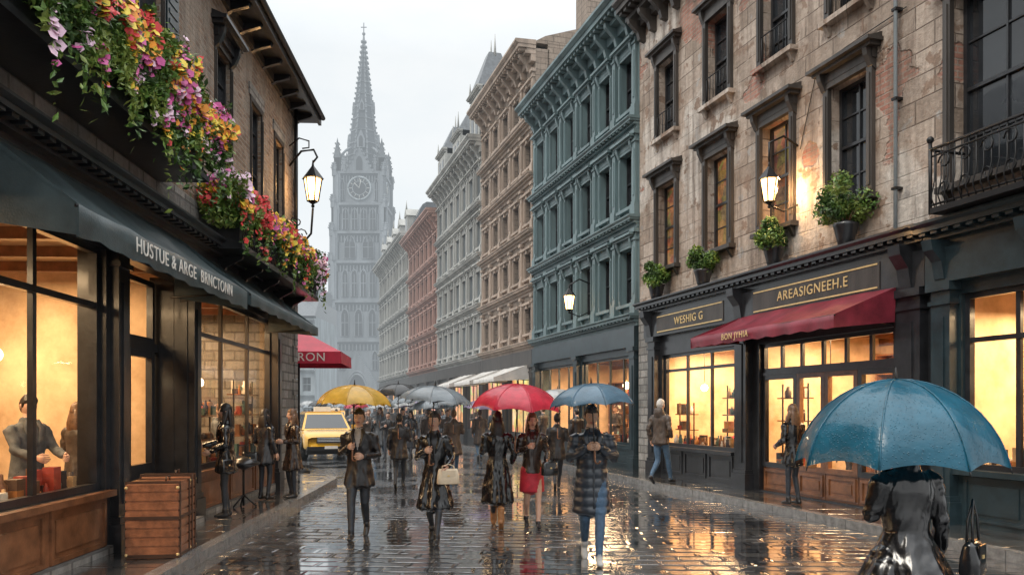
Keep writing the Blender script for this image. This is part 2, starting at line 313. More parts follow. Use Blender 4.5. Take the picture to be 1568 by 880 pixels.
def room(b,x0,x1,z0,z1,yb,wm=WARMWALL,yf=-.22):
    if x0>x1:x0,x1=x1,x0
    A=[(x0,yf,z0),(x1,yf,z0),(x1,yb,z0),(x0,yb,z0),(x0,yf,z1),(x1,yf,z1),(x1,yb,z1),(x0,yb,z1)]
    b.add('interior_walls',wm,A,[(3,2,6,7),(0,3,7,4),(2,1,5,6)]); b.add('interior_floor',WARMFLOOR,A,[(0,1,2,3)]); b.add('interior_ceiling',CEIL,A,[(4,7,6,5)])
    b.box('interior_trim',BROWNW,x0,x1,yb,yb+.04,z0,z0+.9); b.box('interior_trim',BROWNW,x0,x1,yb,yb+.07,z0+.9,z0+.96); b.box('interior_trim',BROWNW,x0,x1,yb,yb+.06,z1-.25,z1-.1)
    for i in range(int((x1-x0)/1.4)): x=x0+.7+i*1.4; b.box('interior_trim',BROWNW,x-.04,x+.04,yb,yb+.05,z0+.96,z1-.25)
    for i in range(int((x1-x0)/1.1)): x=x0+.5+i*1.1; b.box('ceiling_beams',BROWNW,x-.06,x+.06,yb,yf,z1-.14,z1-.002)
def arealight(b,x,y,z,w,sx,sy,col=(1,.66,.34)):
    l=bpy.data.lights.new('ceiling_lamp','AREA'); l.energy=w*2.15; l.color=(1,.68,.37); l.shape='RECTANGLE'; l.size=sx; l.size_y=sy
    o=bpy.data.objects.new('ceiling_lamp',l); sc.collection.objects.link(o); o.parent=b.e; o.location=(x,y,z)
def pointlight(b,x,y,z,w,r=.08,col=(1,.58,.25)):
    l=bpy.data.lights.new('lamp_light','POINT'); l.energy=w*3; l.color=col; l.shadow_soft_size=r
    o=bpy.data.objects.new('lamp_light',l); sc.collection.objects.link(o); o.parent=b.e; o.location=(x,y,z)
def goods(b,x0,x1,y0,y1,z,n,hm=.28):
    for i in range(n):
        x=R.uniform(x0,x1); y=R.uniform(y0,y1); h=R.uniform(.06,hm); w=R.uniform(.03,.09); m=R.choice(goodmats)
        if R.random()<.5: b.box('shop_goods',m,x-w,x+w,y-w*.8,y+w*.8,z,z+h)
        else: b.tube('shop_goods',m,[(x,y,z),(x,y,z+h*.6),(x,y,z+h*.75),(x,y,z+h)],[w*.7,w*.75,w*.35,w*.3],8)
def shelf(b,x0,x1,y,z0,z1,n,mat=BROWNW,d=.3):
    b.box('shelves',mat,x0,x1,y-.02,y,z0,z1)
    for i in range(n+1):
        z=z0+(z1-z0)*i/n; b.box('shelves',mat,x0,x1,y,y+d,z,z+.035)
        if i<n: goods(b,x0+.1,x1-.1,y+.1,y+d-.08,z+.036,int((x1-x0)*10),min(.34,(z1-z0)/n-.08))
    for x in (x0,(x0+x1)/2,x1): b.box('shelves',mat,x-.022,x+.022,y-.003,y+d+.003,z0-.02,z1+.05)
def pendant(b,x,y,z,zc,r=.13):
    b.tube('pendant_lamps',IRON,[(x,y,z+r),(x,y,zc)],.008,6); b.ball('pendant_lamps',GLOBE,(x,y,z),r); b.tube('pendant_lamps',GOLD,[(x,y,z+r*.9),(x,y,z+r*1.3)],.035)
def picture(b,x,z,w,h,y,m):
    b.box('pictures',BLACKW,x-w/2,x+w/2,y,y+.05,z-h/2,z+h/2); b.box('pictures',WHITEL,x-w/2+.04,x+w/2-.04,y+.048,y+.056,z-h/2+.04,z+h/2-.04); b.box('pictures',m,x-w/2+.1,x+w/2-.1,y+.05,y+.062,z-h/2+.1,z+h/2-.1)
def table(b,x,y,z0,r=.4,h=.75):
    b.tube('tables',BROWNW,[(x,y,z0+h-.03),(x,y,z0+h)],r,20); b.tube('tables',IRON,[(x,y,z0),(x,y,z0+h-.03)],.03); b.tube('tables',IRON,[(x,y,z0),(x,y,z0+.03)],.2,12)
def storefront(b,x0,x1,z0,z1,frm,nm,ztr,y=0,depth=.14,glass=GLASS,fw=.08,tr=True):
    if x0>x1:x0,x1=x1,x0
    window(b,x0,x1,z0,z1,frm,glass,nm,1,y,depth,fw,.07,False)
    if tr: b.box('window_frames',frm,x0+fw,x1-fw,y-depth-.012,y-depth+.062,ztr-.035,ztr+.035)
def display(b,x0,x1,zb,y=-.45,n=2,dz=.45):
    for k in range(n):
        z=zb+dz*(k+1); b.box('display_racks',BROWNW,x0,x1,y-.13,y+.13,z,z+.025); goods(b,x0+.06,x1-.06,y-.07,y+.07,z+.026,int((x1-x0)*9),.27)
    for x in (x0,x1): b.box('display_racks',IRON,x-.012,x+.012,y-.012,y+.012,zb,zb+dz*n+.3)
LR=math.atan2(-1,.05); RR=math.atan2(1,-.3); K=1.044
def XL(D): return -4.2-.05*D
def XR(D): return 9.85-.3*D
# ================================================================= ground
g=B('ground'); 
GM=pavemat('wet_stone_ground',.40,.22,(.05,.05,.052),(.11,.108,.10),(.02,.02,.02),.06,.25)
g.add('ground_sheet',GM,[(-500,-100,0),(500,-100,0),(500,900,0),(-500,900,0)],[(0,1,2,3)]); g.done()
rd=B('cobbled_road')
RM=pavemat('wet_cobble_setts',.52,.27,(.035,.037,.043),(.14,.137,.132),(.006,.006,.007),.01,.11,rot=.05,ms=.02,bd=.021,und=.3,puddle=.05)
def kl(D): return -3.1-.06*D
def kr(D): return 8.6-.3*D
rd.add('road_surface',RM,[(kl(-8),-8,.004),(kr(-8),-8,.004),(kr(76),76,.004),(-32,76,.004),(-32,20.2,.004),(kl(20.2),20.2,.004)],[(0,1,2,3,4,5)]); rd.done()
PV=pavemat('wet_flagstones',.9,.6,(.05,.05,.055),(.13,.128,.12),(.015,.015,.015),.02,.16,rot=.0,bd=.014,puddle=.08)
KB=M('granite_kerb',(.17,.168,.165),.2,.4,9,bump=.006,coat=.4)
def sidewalk(name,pts,kerb):
    b=B(name); b.prism('paving',PV,pts,'z',-.05,.12)
    for i in range(len(kerb)-1):
        a=V((*kerb[i],0)); c=V((*kerb[i+1],0)); L_=(c-a).length; n=max(1,int(L_/.9)); d=(c-a).normalized(); nn=V((-d.y,d.x,0))
        for k in range(n):
            p=a+d*(L_*k/n+.006); q=a+d*(L_*(k+1)/n-.006)
            w=[p-nn*.07,q-nn*.07,q+nn*.09,p+nn*.09]; dz=R.uniform(-.003,.003)
            b.prism('kerb_stones',KB,[(v.x,v.y) for v in w],'z',-.04,.128+dz)
    b.done()
sidewalk('pavement',[(kl(-8),-8),(kl(19),19),(kl(19)-.3,19.8),(kl(19)-1.1,20.2),(-14,20.2),(-14,-8)],[(kl(-8),-8),(kl(19),19),(kl(19)-.3,19.8),(kl(19)-1.1,20.2),(-14,20.2)])
sidewalk('pavement',[(kr(-8),-8),(kr(75),75),(XR(75)+3,75),(XR(-8)+3,-8)],[(kr(75),75),(kr(-8),-8)])
# ================================================================= LEFT building
b=B('brick_shop_building',(-4.2,0,0),LR)
z1=8.75
wins=[(10.3,.95,5.3,8.0),(13.45,.8,5.5,7.75),(15.5,.75,5.5,7.6),(17.3,.7,5.5,7.55),(6.6,1.0,5.3,8.0),(3.5,1.0,5.3,8)]
wall(b,'brick_walls',BRICKL,-19.1,4,4.15,z1,[(-D-w/2,-D+w/2,a,c) for D,w,a,c in wins])
b.box('brick_walls',BRICKL,-19.1,4,-9,-.5,4.15,z1+.3); b.box('brick_walls',STONEL,-19.1,-17.0,-9,-.01,.1,4.16)
b.box('brick_walls',BRICKL,-19.102,-18.8,-.52,-.004,4.14,z1)
for i in range(22):
    z=.15+i*.39; w=.42 if i%2 else .28
    b.box('quoins',STONEL,-19.12,-19.1+w,-.6,.022,z,z+.37)
b.box('brick_walls',STONEL,-12.6,4,-.01,.03,4.16,4.9)
for D,w,a,c in wins:
    window(b,-D-w/2,-D+w/2,a,c,BLACKW,PANE,2,5,0,.14); surround(b,-D,w,a,c,DKTRIM,.07,.02); sill(b,-D,w+.3,a,STONEL,.12)
    if abs(D-13.45)<.1: hood(b,-D,w+.15,c+.1,BLACKW,.9)
    else: b.box('lintels',STONEL,-D-w/2-.15,-D+w/2+.15,-.01,.03,c+.1,c+.32)
    if D<11:
        for s in (-1,1):
            xa=-D+s*(w/2+.09); xb=xa+s*.42; b.box('shutters',TEALW,xa,xb,.022,.05,a,c)
            for k in range(18): zz=a+.1+k*(c-a-.2)/18; b.box('shutters',TEALW,xa+s*.06,xb-s*.06,.048,.062,zz,zz+.06)
# eave
b.box('roof_eave',BLACKW,-19.5,4,-.5,.44,z1,z1+.12); b.box('roof_eave',BLACKW,-19.55,4,.43,.50,z1-.04,z1+.22)
b.box('roof_eave',DKTRIM,-19.1,4,-.01,.06,z1-.16,z1-.002)
for i in range(30):
    x=-19.0+i*.75; b.prism('roof_eave',BLACKW,[(-.01,z1),(.40,z1),(.36,z1-.07),(.08,z1-.15),(-.01,z1-.2)],'x',x,x+.09)
b.prism('roof',SLATE,[(.53,z1+.2),(.49,z1+.13),(-9,z1+.13),(-9,z1+4),(-5,z1+4)],'x',-19.55,4)
b.tube('gutter',IRON,[(-19.55,.54,z1+.14),(4,.54,z1+.14)],.06)
b.tube('gutter',IRON,[(-18.6,.09,z1),(-18.6,.09,4.2)],.045)
# ground floor shopfront
W1=(5.2,9.15,.85,3.62); DR=(9.65,11.75,.12,3.62); W2=(12.1,16.9,.82,3.62); W0=(0.3,4.8,.85,3.62)
ops=[(-W[1],-W[0],W[2],W[3]) for W in (W0,W1,W2)]+[(-DR[1],-DR[0],DR[2],DR[3])]
wall(b,'shopfront',BLACKW,-17.0,4,.1,4.16,ops,depth=.2)
for W,n in ((W0,3),(W1,3),(W2,3)):
    storefront(b,-W[1],-W[0],W[2],W[3],BLACKW,n,2.95)
    panel(b,-W[1],-W[0],.22,W[2]-.08,BROWNW,.012,3); b.box('sills',BROWNW,-W[1]-.05,-W[0]+.05,-.03,.1,W[2]-.07,W[2]-.002)
    b.box('panels',BROWNW,-W[1]+.02,-W[0]-.02,-.01,.012,.2,W[2]-.075)
b.box('plinth',STONEL,-17,4,-.01,.06,.1,.21)
for D in (4.98,9.4,11.92,17.0): pilaster(b,-D,.3,.12,3.75,.1,BLACKW)
b.box('fascia',BLACKW,-17.15,4,-.01,.14,3.72,4.1); cornice(b,-17.15,4,4.1,.3,.4,BLACKW,.2)
window(b,-10.65,-9.75,.9,2.6,BLACKW,GLASS,1,1,-.45,.05,.1); window(b,-11.65,-10.75,.9,2.6,BLACKW,GLASS,1,1,-.45,.05,.1)
b.box('doors',BLACKW,-11.7,-9.7,-.52,-.44,.12,.9); panel(b,-10.65,-9.75,.2,.8,BLACKW,-.44); panel(b,-11.65,-10.75,.2,.8,BLACKW,-.44)
b.box('doors',BLACKW,-11.75,-9.65,-.52,-.42,2.6,2.72); window(b,-11.65,-9.75,2.72,3.6,BLACKW,GLASS,2,1,-.45,.05,.07)
for x in (-11.8,-9.66): b.box('doors',BLACKW,x,x+.06,-.54,-.19,.12,3.7)
b.tube('doors',GOLD,[(-10.62,-.4,1.0),(-10.62,-.36,1.05),(-10.62,-.36,1.35),(-10.62,-.4,1.4)],.013)
b.box('doors',STONEL,-11.75,-9.65,-.5,.25,.1,.2)
# interiors
room(b,-11.88,4,.14,3.85,-3.8); room(b,-17,-11.94,.14,3.85,-3.4)
for x in (-10.2,-7.4,-4): arealight(b,x,-1.9,3.66,82,1.3,1.3)
for x in (-13.2,-15.6): arealight(b,x,-1.6,3.66,85,1.3,1.3)
for x,y,z in ((-8.2,-1.6,2.25),(-6.9,-2.6,2.9),(-9.2,-2.9,2.4),(-13,-1.2,2.35),(-14.6,-1.5,2.3),(-16.1,-1.3,2.3),(-12.6,-2.6,2.7),(-5.4,-1.3,2.6),(-10.8,-2.2,2.5)): pendant(b,x,y,z,3.84,.1)
shelf(b,-11.6,-9.2,-3.72,1.0,3.0,4); shelf(b,-8.0,-6.2,-3.72,.9,2.2,3); shelf(b,-16.6,-14.2,-3.3,.6,2.9,5); shelf(b,-13.6,-12.2,-3.3,.6,2.9,5)
for x,z,w,h in ((-8.7,2.4,.5,.7),(-8.2,3.1,.5,.4),(-7.2,2.85,.5,.5),(-5.5,2.2,.7,.9),(-4.6,2.3,.5,.7)): picture(b,x,z,w,h,-3.74,R.choice(goodmats))
for x,w in ((-8.95,.5),(-6.3,.7)): b.box('curtain',goodmats[5],x-.05,x+.05,-3.7,-3.6,.2,3.4)
b.box('counter',BROWNW,-9.1,-5.4,-.46,-.22,.14,.86); goods(b,-9.05,-5.5,-.42,-.27,.861,110,.3)
b.box('counter',BROWNW,-16.8,-12.2,-.5,-.22,.14,.84); goods(b,-16.7,-12.3,-.45,-.28,.841,90,.32)
b.box('counter',BROWNW,-8.9,-6.6,-2.6,-2.1,.14,1.05); goods(b,-8.8,-6.7,-2.5,-2.2,1.051,36,.4)
display(b,-16.7,-15.4,.84,-.4,3,.4); display(b,-14.0,-13.2,.84,-.4,2,.4)
awning(b,-11.15,-6.35,4.22,3.42,1.02,.25,AWND); awning(b,-16.3,-11.35,4.2,3.42,1.02,.16,AWND)
text(b.e,'HUSTUE & ARGE  BRNCTONN',(-8.85,1.075,3.3),.2,WHITEL,.003)
b.box('planter_box',BLACKW,-10.6,3,.0,.62,4.86,5.1); b.box('planter_box',BLACKW,-10.55,3,.42,.60,5.1,5.3); b.box('planter_box',BLACKW,-10.65,3,-.01,.68,4.80,4.87)
b.box('planter_box',BLACKW,-18.3,-12.3,.12,.60,4.32,4.62); b.box('planter_box',BLACKW,-18.35,-12.25,-.01,.66,4.24,4.33)
brackets(b,-18.3,-12.3,5,3.95,.3,.5,IRON,.07); 
for i in range(60):
    x=-18.3+i*.1017; b.tube('iron_railing',IRON,[(x,.63,4.3),(x,.66,4.5),(x,.63,4.78)],.009,5)
b.tube('iron_railing',IRON,[(-18.3,.63,4.79),(-12.3,.63,4.79)],.016)
b.done()
# ================================================================= RIGHT building
b=B('stone_shop_building',(9.85,0,0),RR)
zc=4.5; zt=11.9; x0=6.2; x1=21.4*K
cols=[19.9,17.6,15.57,13.6,10.85,8.4]
ops=[];ww=[]
for i,D in enumerate(cols):
    x=D*K; w=.95 if i<4 else 1.4; a,c=(5.3,7.4) if i<4 else (5.0,7.75)
    ops.append((x-w/2,x+w/2,a,c)); ww.append((x,w,a,c,1,i))
    w=.9; ops.append((x-w/2,x+w/2,8.6,10.5)); ww.append((x,w,8.6,10.5,2,i))
wall(b,'walls',PLASTER,x0,x1,zc,zt,ops,depth=.28)
b.box('walls',PLASTER,x0,x1,-9,-.6,zc,zt+.2); b.box('walls',PLASTER,x1-.3,x1+.002,-.62,-.004,.1,zt)
for x,w,a,c,f,i in ww:
    window(b,x-w/2,x+w/2,a,c,BLACKW,LITP if (f==1 and i in(0,1,2)) else PANE,2,4 if f==1 else 4,0,.24)
    surround(b,x,w,a,c,DKTRIM,.13,.08); hood(b,x,w+.3,c+.1,DKTRIM,1.1 if f==1 else .9,False); sill(b,x,w+.4,a,PLASTER if f==2 else DKTRIM,.17)
    if f==2:
        for k in range(7): xx=x-.42+k*.14; b.tube('window_guards',IRON,[(xx,.06,a+.05),(xx,.06,a+.6)],.01,5)
        b.tube('window_guards',IRON,[(x-.46,.06,a+.6),(x+.46,.06,a+.6)],.014,5)
cornice(b,x0,x1+.1,zt-.05,.75,.75,DKTRIM,.28); brackets(b,x0,x1,26,zt-.4,.5,.5,DKTRIM,.13)
b.prism('roof',SLATE,[(.6,zt+.7),(-4,zt+3),(-9,zt+3),(-9,zt+.7)],'x',x0,x1)
A=(17.75,21.05,.85,3.12); Bq=(13.2,16.85,.14,3.08); C=(8.6,11.9,.92,3.42)
wall(b,'shopfront',BLACKW,12.35,21.9,.1,zc,[A,Bq],depth=.2); b.box('shopfront',STONEL,21.55,x1,-.3,.03,.1,zc)
wall(b,'shopfront_teal',TEALW,x0,12.35,.1,zc,[C],depth=.2)
storefront(b,*A,BLACKW,3,2.72); storefront(b,*C,BLACKW,4,2.75)
panel(b,A[0],A[1],.2,.75,BLACKW,0,3); panel(b,C[0],C[1],.2,.82,TEALW,0,3); panel(b,12.0,12.3,.9,3,TEALW,0)
b.box('sills',BLACKW,A[0]-.05,A[1]+.05,-.03,.12,.77,.848); b.box('sills',TEALW,C[0]-.05,C[1]+.05,-.03,.12,.84,.918)
storefront(b,13.2,16.85,2.5,3.08,BLACKW,6,2.8,tr=False); b.box('window_frames',BLACKW,13.2,16.85,-.16,-.05,2.44,2.5)
for a,c,door in ((13.2,14.1,0),(14.1,14.95,1),(14.95,15.75,1),(15.75,16.85,0)):
    zb=.62
    window(b,a+.01,c-.01,zb,2.44,BROWNW if door else BLACKW,GLASS,1,1,0,.14,.09)
    b.box('doors',BROWNW,a+.01,c-.01,-.2,-.1,.12,zb-.002); panel(b,a,c,.18,zb-.05,BROWNW,-.1)
b.tube('doors',GOLD,[(14.98,-.08,1.0),(14.98,-.03,1.05),(14.98,-.03,1.35),(14.98,-.08,1.4)],.014)
for x,w in ((17.3,.42),(21.35,.36),(12.75,.5)): pilaster(b,x,w,.12,3.6,.16,BLACKW)
pilaster(b,12.12,.34,.12,3.6,.16,TEALW)
b.box('fascia',BLACKW,12.4,21.75,-.01,.17,3.6,4.15); b.box('fascia',TEALW,x0,12.38,-.01,.18,3.6,4.1)
b.box('fascia',DKTRIM,13.3,16.8,.16,.185,3.68,4.12); b.box('fascia',DKTRIM,17.9,21.0,.16,.185,3.66,4.1)
for (xa_,xb_,za_,zb_) in ((13.3,16.8,3.68,4.12),(17.9,21.0,3.66,4.1)):
    for q in ((xa_,xb_,za_,za_+.025),(xa_,xb_,zb_-.025,zb_)): b.box('fascia',GOLD,q[0]+.04,q[1]-.04,.183,.195,q[2]+.02 if q[2]==za_ else q[2]-.02,q[3]+.02 if q[2]==za_ else q[3]-.02)
cornice(b,12.42,21.85,4.15,.35,.42,BLACKW,.2); cornice(b,x0,12.36,4.1,.38,.45,TEALW,.2)
for x in (12.75,17.3,21.4): b.prism('brackets',BLACKW,[(-.01,4.25),(.42,4.25),(.4,4.1),(.25,3.9),(.2,3.6),(-.01,3.55)],'x',x-.12,x+.12)
for x in (12.1,10.6,9.1): b.prism('brackets',TEALW,[(-.01,4.2),(.44,4.2),(.4,4.05),(.25,3.9),(.2,3.65),(-.01,3.6)],'x',x-.09,x+.09)
text(b.e,'AREASIGNEEH.E',(15.0,.19,3.91),.25,GOLD); text(b.e,'WESHIG G',(19.4,.19,3.87),.26,GOLD)
awning(b,12.95,17.25,3.66,3.2,1.15,.2,AWNR,.18); text(b.e,'BON JYHIA',(15.6,1.37,3.11),.16,GOLD,.003)
room(b,17.4,21.5,.14,3.4,-3.2); room(b,12.9,17.3,.14,3.4,-3.4); room(b,7.2,12.3,.14,3.6,-3.2)
for x,w in ((18.6,85),(20.3,85),(14.2,90),(15.9,90),(9.4,80),(11.2,80)): arealight(b,x,-1.5,3.24,w,1.2,1.2)
for x,y,z in ((18.4,-1.2,2.5),(19.8,-1.5,2.4),(20.7,-1,2.3),(14.0,-1.4,2.4),(15.3,-2.0,2.3),(16.2,-1.2,2.5),(10.9,-1.3,2.2),(11.5,-2,2.5),(9.6,-1.6,2.3)): pendant(b,x,y,z,3.38,.09)
shelf(b,17.7,19.2,-3.1,.6,2.7,4); shelf(b,13.2,14.9,-3.3,.5,2.9,6); shelf(b,15.3,17,-3.3,.5,2.9,6); shelf(b,8,9.8,-3.1,.5,2.8,5); shelf(b,11.4,12.2,-3.1,.5,2.6,5)
for x,z,w,h in ((19.6,2.3,.4,.5),(20.1,2.1,.4,.6),(20.6,2.4,.4,.4),(21.1,2.1,.35,.5),(10.2,2.4,.4,.5),(10.8,2.1,.5,.8)): picture(b,x,z,w,h,-3.14,R.choice(goodmats))
b.box('counter',BROWNW,17.8,21.0,-.55,-.22,.14,.86); goods(b,17.9,20.9,-.5,-.28,.861,80,.3); display(b,17.9,18.7,.86,-.42,3,.38); display(b,20.2,20.9,.86,-.42,2,.38)
b.box('counter',BROWNW,8.7,11.8,-.55,-.22,.14,.93); goods(b,8.8,11.7,-.5,-.28,.931,80,.32); display(b,10.4,11.1,.93,-.45,2,.4)
goods(b,15.9,16.7,-.6,-.3,.63,16,.3); b.box('counter',BROWNW,15.8,16.8,-.65,-.25,.14,.62); display(b,15.9,16.7,.62,-.45,3,.45); b.box('counter',BROWNW,13.3,14.0,-.65,-.25,.14,.62); goods(b,13.35,13.95,-.6,-.3,.63,12,.35); display(b,13.3,14.0,.62,-.5,3,.45)
b.box('counter',BROWNW,13.4,16.6,-2.4,-1.95,.14,1.05); goods(b,13.5,16.5,-2.3,-2.05,1.051,50,.4)
table(b,18.9,-1.5,.14); table(b,20.2,-1.7,.14)
bx0,bx1=6.6,11.85
b.box('balcony',IRON,bx0,bx1,-.01,.62,4.5,4.58)
for x in [bx0+i*.115 for i in range(int((bx1-bx0)/.115)+1)]:
    b.tube('balcony_railing',IRON,[(x,.6,4.58),(x,.66,4.72),(x,.6,4.95),(x,.6,5.38)],.009,5)
for i in range(int((bx1-bx0)/.345)):
    cx=bx0+.17+i*.345
    for rr,cz in ((.11,5.18),(.09,4.82)):
        b.tube('balcony_railing',IRON,[(cx+rr*(1-t*.5/9)*math.cos(t*.75),.605,cz+rr*(1-t*.05)*math.sin(t*.75)) for t in range(10)],.012,5)
for z in (4.62,5.3,5.4): b.tube('balcony_railing',IRON,[(bx0,.6,z),(bx1,.6,z)],.016 if z<5.4 else .024,6)
for y in (.05,.2,.35,.5): b.tube('balcony_railing',IRON,[(bx1,y,4.58),(bx1,y,5.38)],.01,5)
b.tube('balcony_railing',IRON,[(bx1,0,5.4),(bx1,.6,5.4)],.022); b.tube('balcony_railing',IRON,[(bx1,.6,4.5),(bx1,.6,5.5)],.025); b.ball('balcony_railing',IRON,(bx1,.6,5.54),.05)
xp=12.5*K
b.tube('drainpipe',GREYST,[(xp,.10,zc),(xp,.10,9.1),(xp+.1,.12,9.3),(xp+.45,.16,9.6)],.03)
for z in (5.2,6.6,8): b.box('drainpipe',IRON,xp-.05,xp+.05,-.01,.14,z,z+.04)
b.tube('cables',IRON,[(12.9,.03,8.0),(13.8,.035,7.98),(15,.03,7.94),(15.5,.03,6.6)],.009,5)
b.done()
# ================================================================= row buildings
def rowb(name,D0,D1,H,nf,nc,wm,tm,fm,roof='flat',sh=4.15,hoodped=False,fr=BLACKW,back=10):
    b=B(name,(9.85,0,0),RR); x0=D0*K+.006; x1=D1*K-.006; fh=(H-.6-sh)/nf; cw=(x1-x0)/nc; ops=[]
    for f in range(nf):
        za=sh+f*fh
        for c in range(nc):
            xc=x0+cw*(c+.5); w=cw*.52; a=za+.5; e=za+fh-.62; ops.append((xc-w/2,xc+w/2,a,e))
    wall(b,'walls',wm,x0,x1,sh,H,ops,depth=.28); b.box('walls',wm,x0,x1,-back,-.5,sh,H+.25)
    b.box('walls',wm,x0,x0+.25,-.55,-.002,.1,H); b.box('walls',wm,x1-.25,x1,-.55,-.002,.1,H)
    for (a,c,d,e) in ops:
        xc=(a+c)/2; w=c-a
        window(b,a,c,d,e,fr,PANE if R.random()>.04 else LITP,2,2,0,.22,.05,.03)
        surround(b,xc,w,d,e,tm,.1,.06); sill(b,xc,w+.2,d,tm,.14)
        if hoodped: hood(b,xc,w+.2,e+.08,tm,.9)
        else:
            b.box('window_hoods',tm,xc-w/2-.14,xc+w/2+.14,-.01,.17,e+.1,e+.19); b.box('keystones',tm,xc-.07,xc+.07,.05,.13,e-.04,e+.1)
    for f in range(nf+1):
        z=sh+f*fh
        if f<nf: cornice(b,x0,x1,z-.14,.32,.34,tm,.24 if H<15.1 else 0)
        for c in range(nc+1):
            if f<nf:
                x=x0+cw*c; x=min(max(x,x0+.14),x1-.14); pilaster(b,x,.2,z+.19,z+fh-.15,.1,tm)
    cornice(b,x0-.02,x1+.02,H-.5,.75,.8,tm,.26); brackets(b,x0,x1,nc*2,H-.75,.6,.55,tm,.13)
    nb=max(2,int((x1-x0)/3.2)); bw=(x1-x0)/nb; gops=[]
    for i in range(nb): gops.append((x0+bw*i+.3,x0+bw*(i+1)-.3,.75,3.25))
    wall(b,'shopfront',fm,x0+.002,x1-.002,.1,sh,gops,y=.003,depth=.2)
    for i,o in enumerate(gops):
        window(b,*o,fm,LITFAR if (name!='teal_row_building') else GLASS,4,2,0,.16,.07,.05,False); panel(b,o[0],o[1],.2,.68,fm,.003,2); 
    for i in range(nb+1): pilaster(b,min(max(x0+bw*i,x0+.2),x1-.2),.32,.12,3.45,.14,fm)
    b.box('fascia',fm,x0+.01,x1-.01,-.01,.15,3.45,sh-.15)
    if roof=='mansard':
        b.prism('roof',SLATE,[(.1,H+.24),(-.9,H+2.3),(-1.2,H+2.5),(-back,H+2.5),(-back,H+.24)],'x',x0,x1)
        for c in range(nc//2):
            xc=x0+cw*(2*c+1); b.box('dormers',tm,xc-.5,xc+.5,-1,.02,H+.3,H+1.7); b.prism('dormers',tm,[(xc-.62,H+1.7),(xc+.62,H+1.7),(xc,H+2.3)],'y',-1.2,.1)
            b.box('dormers',PANE,xc-.28,xc+.28,0,.03,H+.5,H+1.5)
            b.tube('finials',tm,[(xc,0,H+2.25),(xc,0,H+2.9)],[.07,.01])
    elif roof=='turrets':
        b.prism('roof',SLATE,[(.1,H+.24),(-.7,H+2.0),(-1.2,H+2.1),(-back,H+2.1),(-back,H+.24)],'x',x0,x1)
        for xc,w,hh in ((x0+1.2,1.0,4.0),((x0+x1)/2,.9,2.8),(x1-1.3,1.0,3.2)):
            b.box('dormers',tm,xc-w,xc+w,-1.6,.12,H+.2,H+hh*.6); cornice(b,xc-w,xc+w,H+hh*.6,.3,.3,tm,0)
            b.add('roof',SLATE,[(xc-w,.2,H+hh*.6+.3),(xc+w,.2,H+hh*.6+.3),(xc+w,-1.7,H+hh*.6+.3),(xc-w,-1.7,H+hh*.6+.3),(xc-w*.35,-.5,H+hh*1.15),(xc+w*.35,-.5,H+hh*1.15),(xc+w*.35,-1.1,H+hh*1.15),(xc-w*.35,-1.1,H+hh*1.15)],[(0,1,5,4),(1,2,6,5),(2,3,7,6),(3,0,4,7),(4,5,6,7)])
            for k in(-1,1): b.box('window_glass',PANE,xc+k*w*.4-.22,xc+k*w*.4+.22,.1,.135,H+.5,H+hh*.52); b.tube('finials',tm,[(xc+k*w*.35,-.8,H+hh*1.1),(xc+k*w*.35,-.8,H+hh*1.15+.9)],[.08,.01])
            b.tube('finials',tm,[(xc+w,.1,H+hh*.6+.2),(xc+w,.1,H+hh*.6+1.1)],[.1,.01])
    elif roof=='gable':
        b.prism('roof',SLATE,[(.5,H+.24),(-4.5,H+1.7),(-back,H+1.7),(-back,H+.24)],'x',x0+.3,x1)
        b.prism('walls',wm,[(.1,H+.2),(-.4,H+.5),(-4.5,H+1.9),(-back,H+1.9),(-back,H+.2)],'x',x0,x0+.28)
    else:
        b.box('roof',SLATE,x0,x1,-back,.1,H+.25,H+.4)
    return b,x0,x1,cw
b,xa,xb,cw=rowb('teal_row_building',21.42,29.9,12.7,3,6,TEAL,TEALD,TEALW,hoodped=True)
room(b,xa+.25,xb-.25,.14,3.5,-3); arealight(b,xa+2,-1.4,3.3,110,1.2,1.2); arealight(b,xa+6,-1.4,3.3,110,1.2,1.2)
shelf(b,xa+.4,xa+4,-2.9,.5,2.7,4); shelf(b,xa+4.4,xa+8,-2.9,.5,2.7,4); pendant(b,xa+1.5,-1.2,2.5,3.45,.12); pendant(b,xa+3.4,-1.2,2.5,3.45,.12); goods(b,xa+.5,xa+7,-.6,-.3,.8,60,.3); b.box('counter',BROWNW,xa+.5,xa+7.5,-.7,-.25,.14,.8); display(b,xa+.6,xa+2,.8,-.5,2,.4)
b.box('roof',TEALD,xa,xb,-1.2,-.9,12.9,13.5); b.done()
b,xa,xb,cw=rowb('brownstone_row_building',29.9,37.3,15.3,5,5,BROWN,BROWNT,DKTRIM,roof='gable')
for x,y,z,w in ((xa+.6,-2.6,18.6,.6),(xa+1.0,-5,18.2,.5)):
    b.box('chimneys',BROWN,x-w,x+w,y-.5,y+.5,15,z); b.box('chimneys',BROWNT,x-w-.1,x+w+.1,y-.6,y+.6,z,z+.2)
    for k in (-.3,.3): b.tube('chimneys',REDT,[(x+k,y,z+.2),(x+k,y,z+.7)],[.14,.11])
awning(b,xa+.4,xa+3.6,3.5,2.95,1.5,.15,AWNC); awning(b,xa+4.2,xa+7.2,3.5,2.95,1.5,.15,AWNC); b.done()
b,xa,xb,cw=rowb('ornate_grey_row_building',37.3,47.3,14.3,4,7,GREYST,PALEST,DKTRIM,roof='turrets',hoodped=True); awning(b,xa+1,xa+4,3.5,2.95,1.4,.15,AWNC); b.done()
b,xa,xb,cw=rowb('red_brick_row_building',47.3,57.2,13.4,4,7,REDB,REDT,DKTRIM,roof='gable'); b.done()
b,xa,xb,cw=rowb('pale_stone_row_building',57.2,73,14.2,4,10,PALEST,PALEST,DKTRIM,roof='mansard'); b.done()
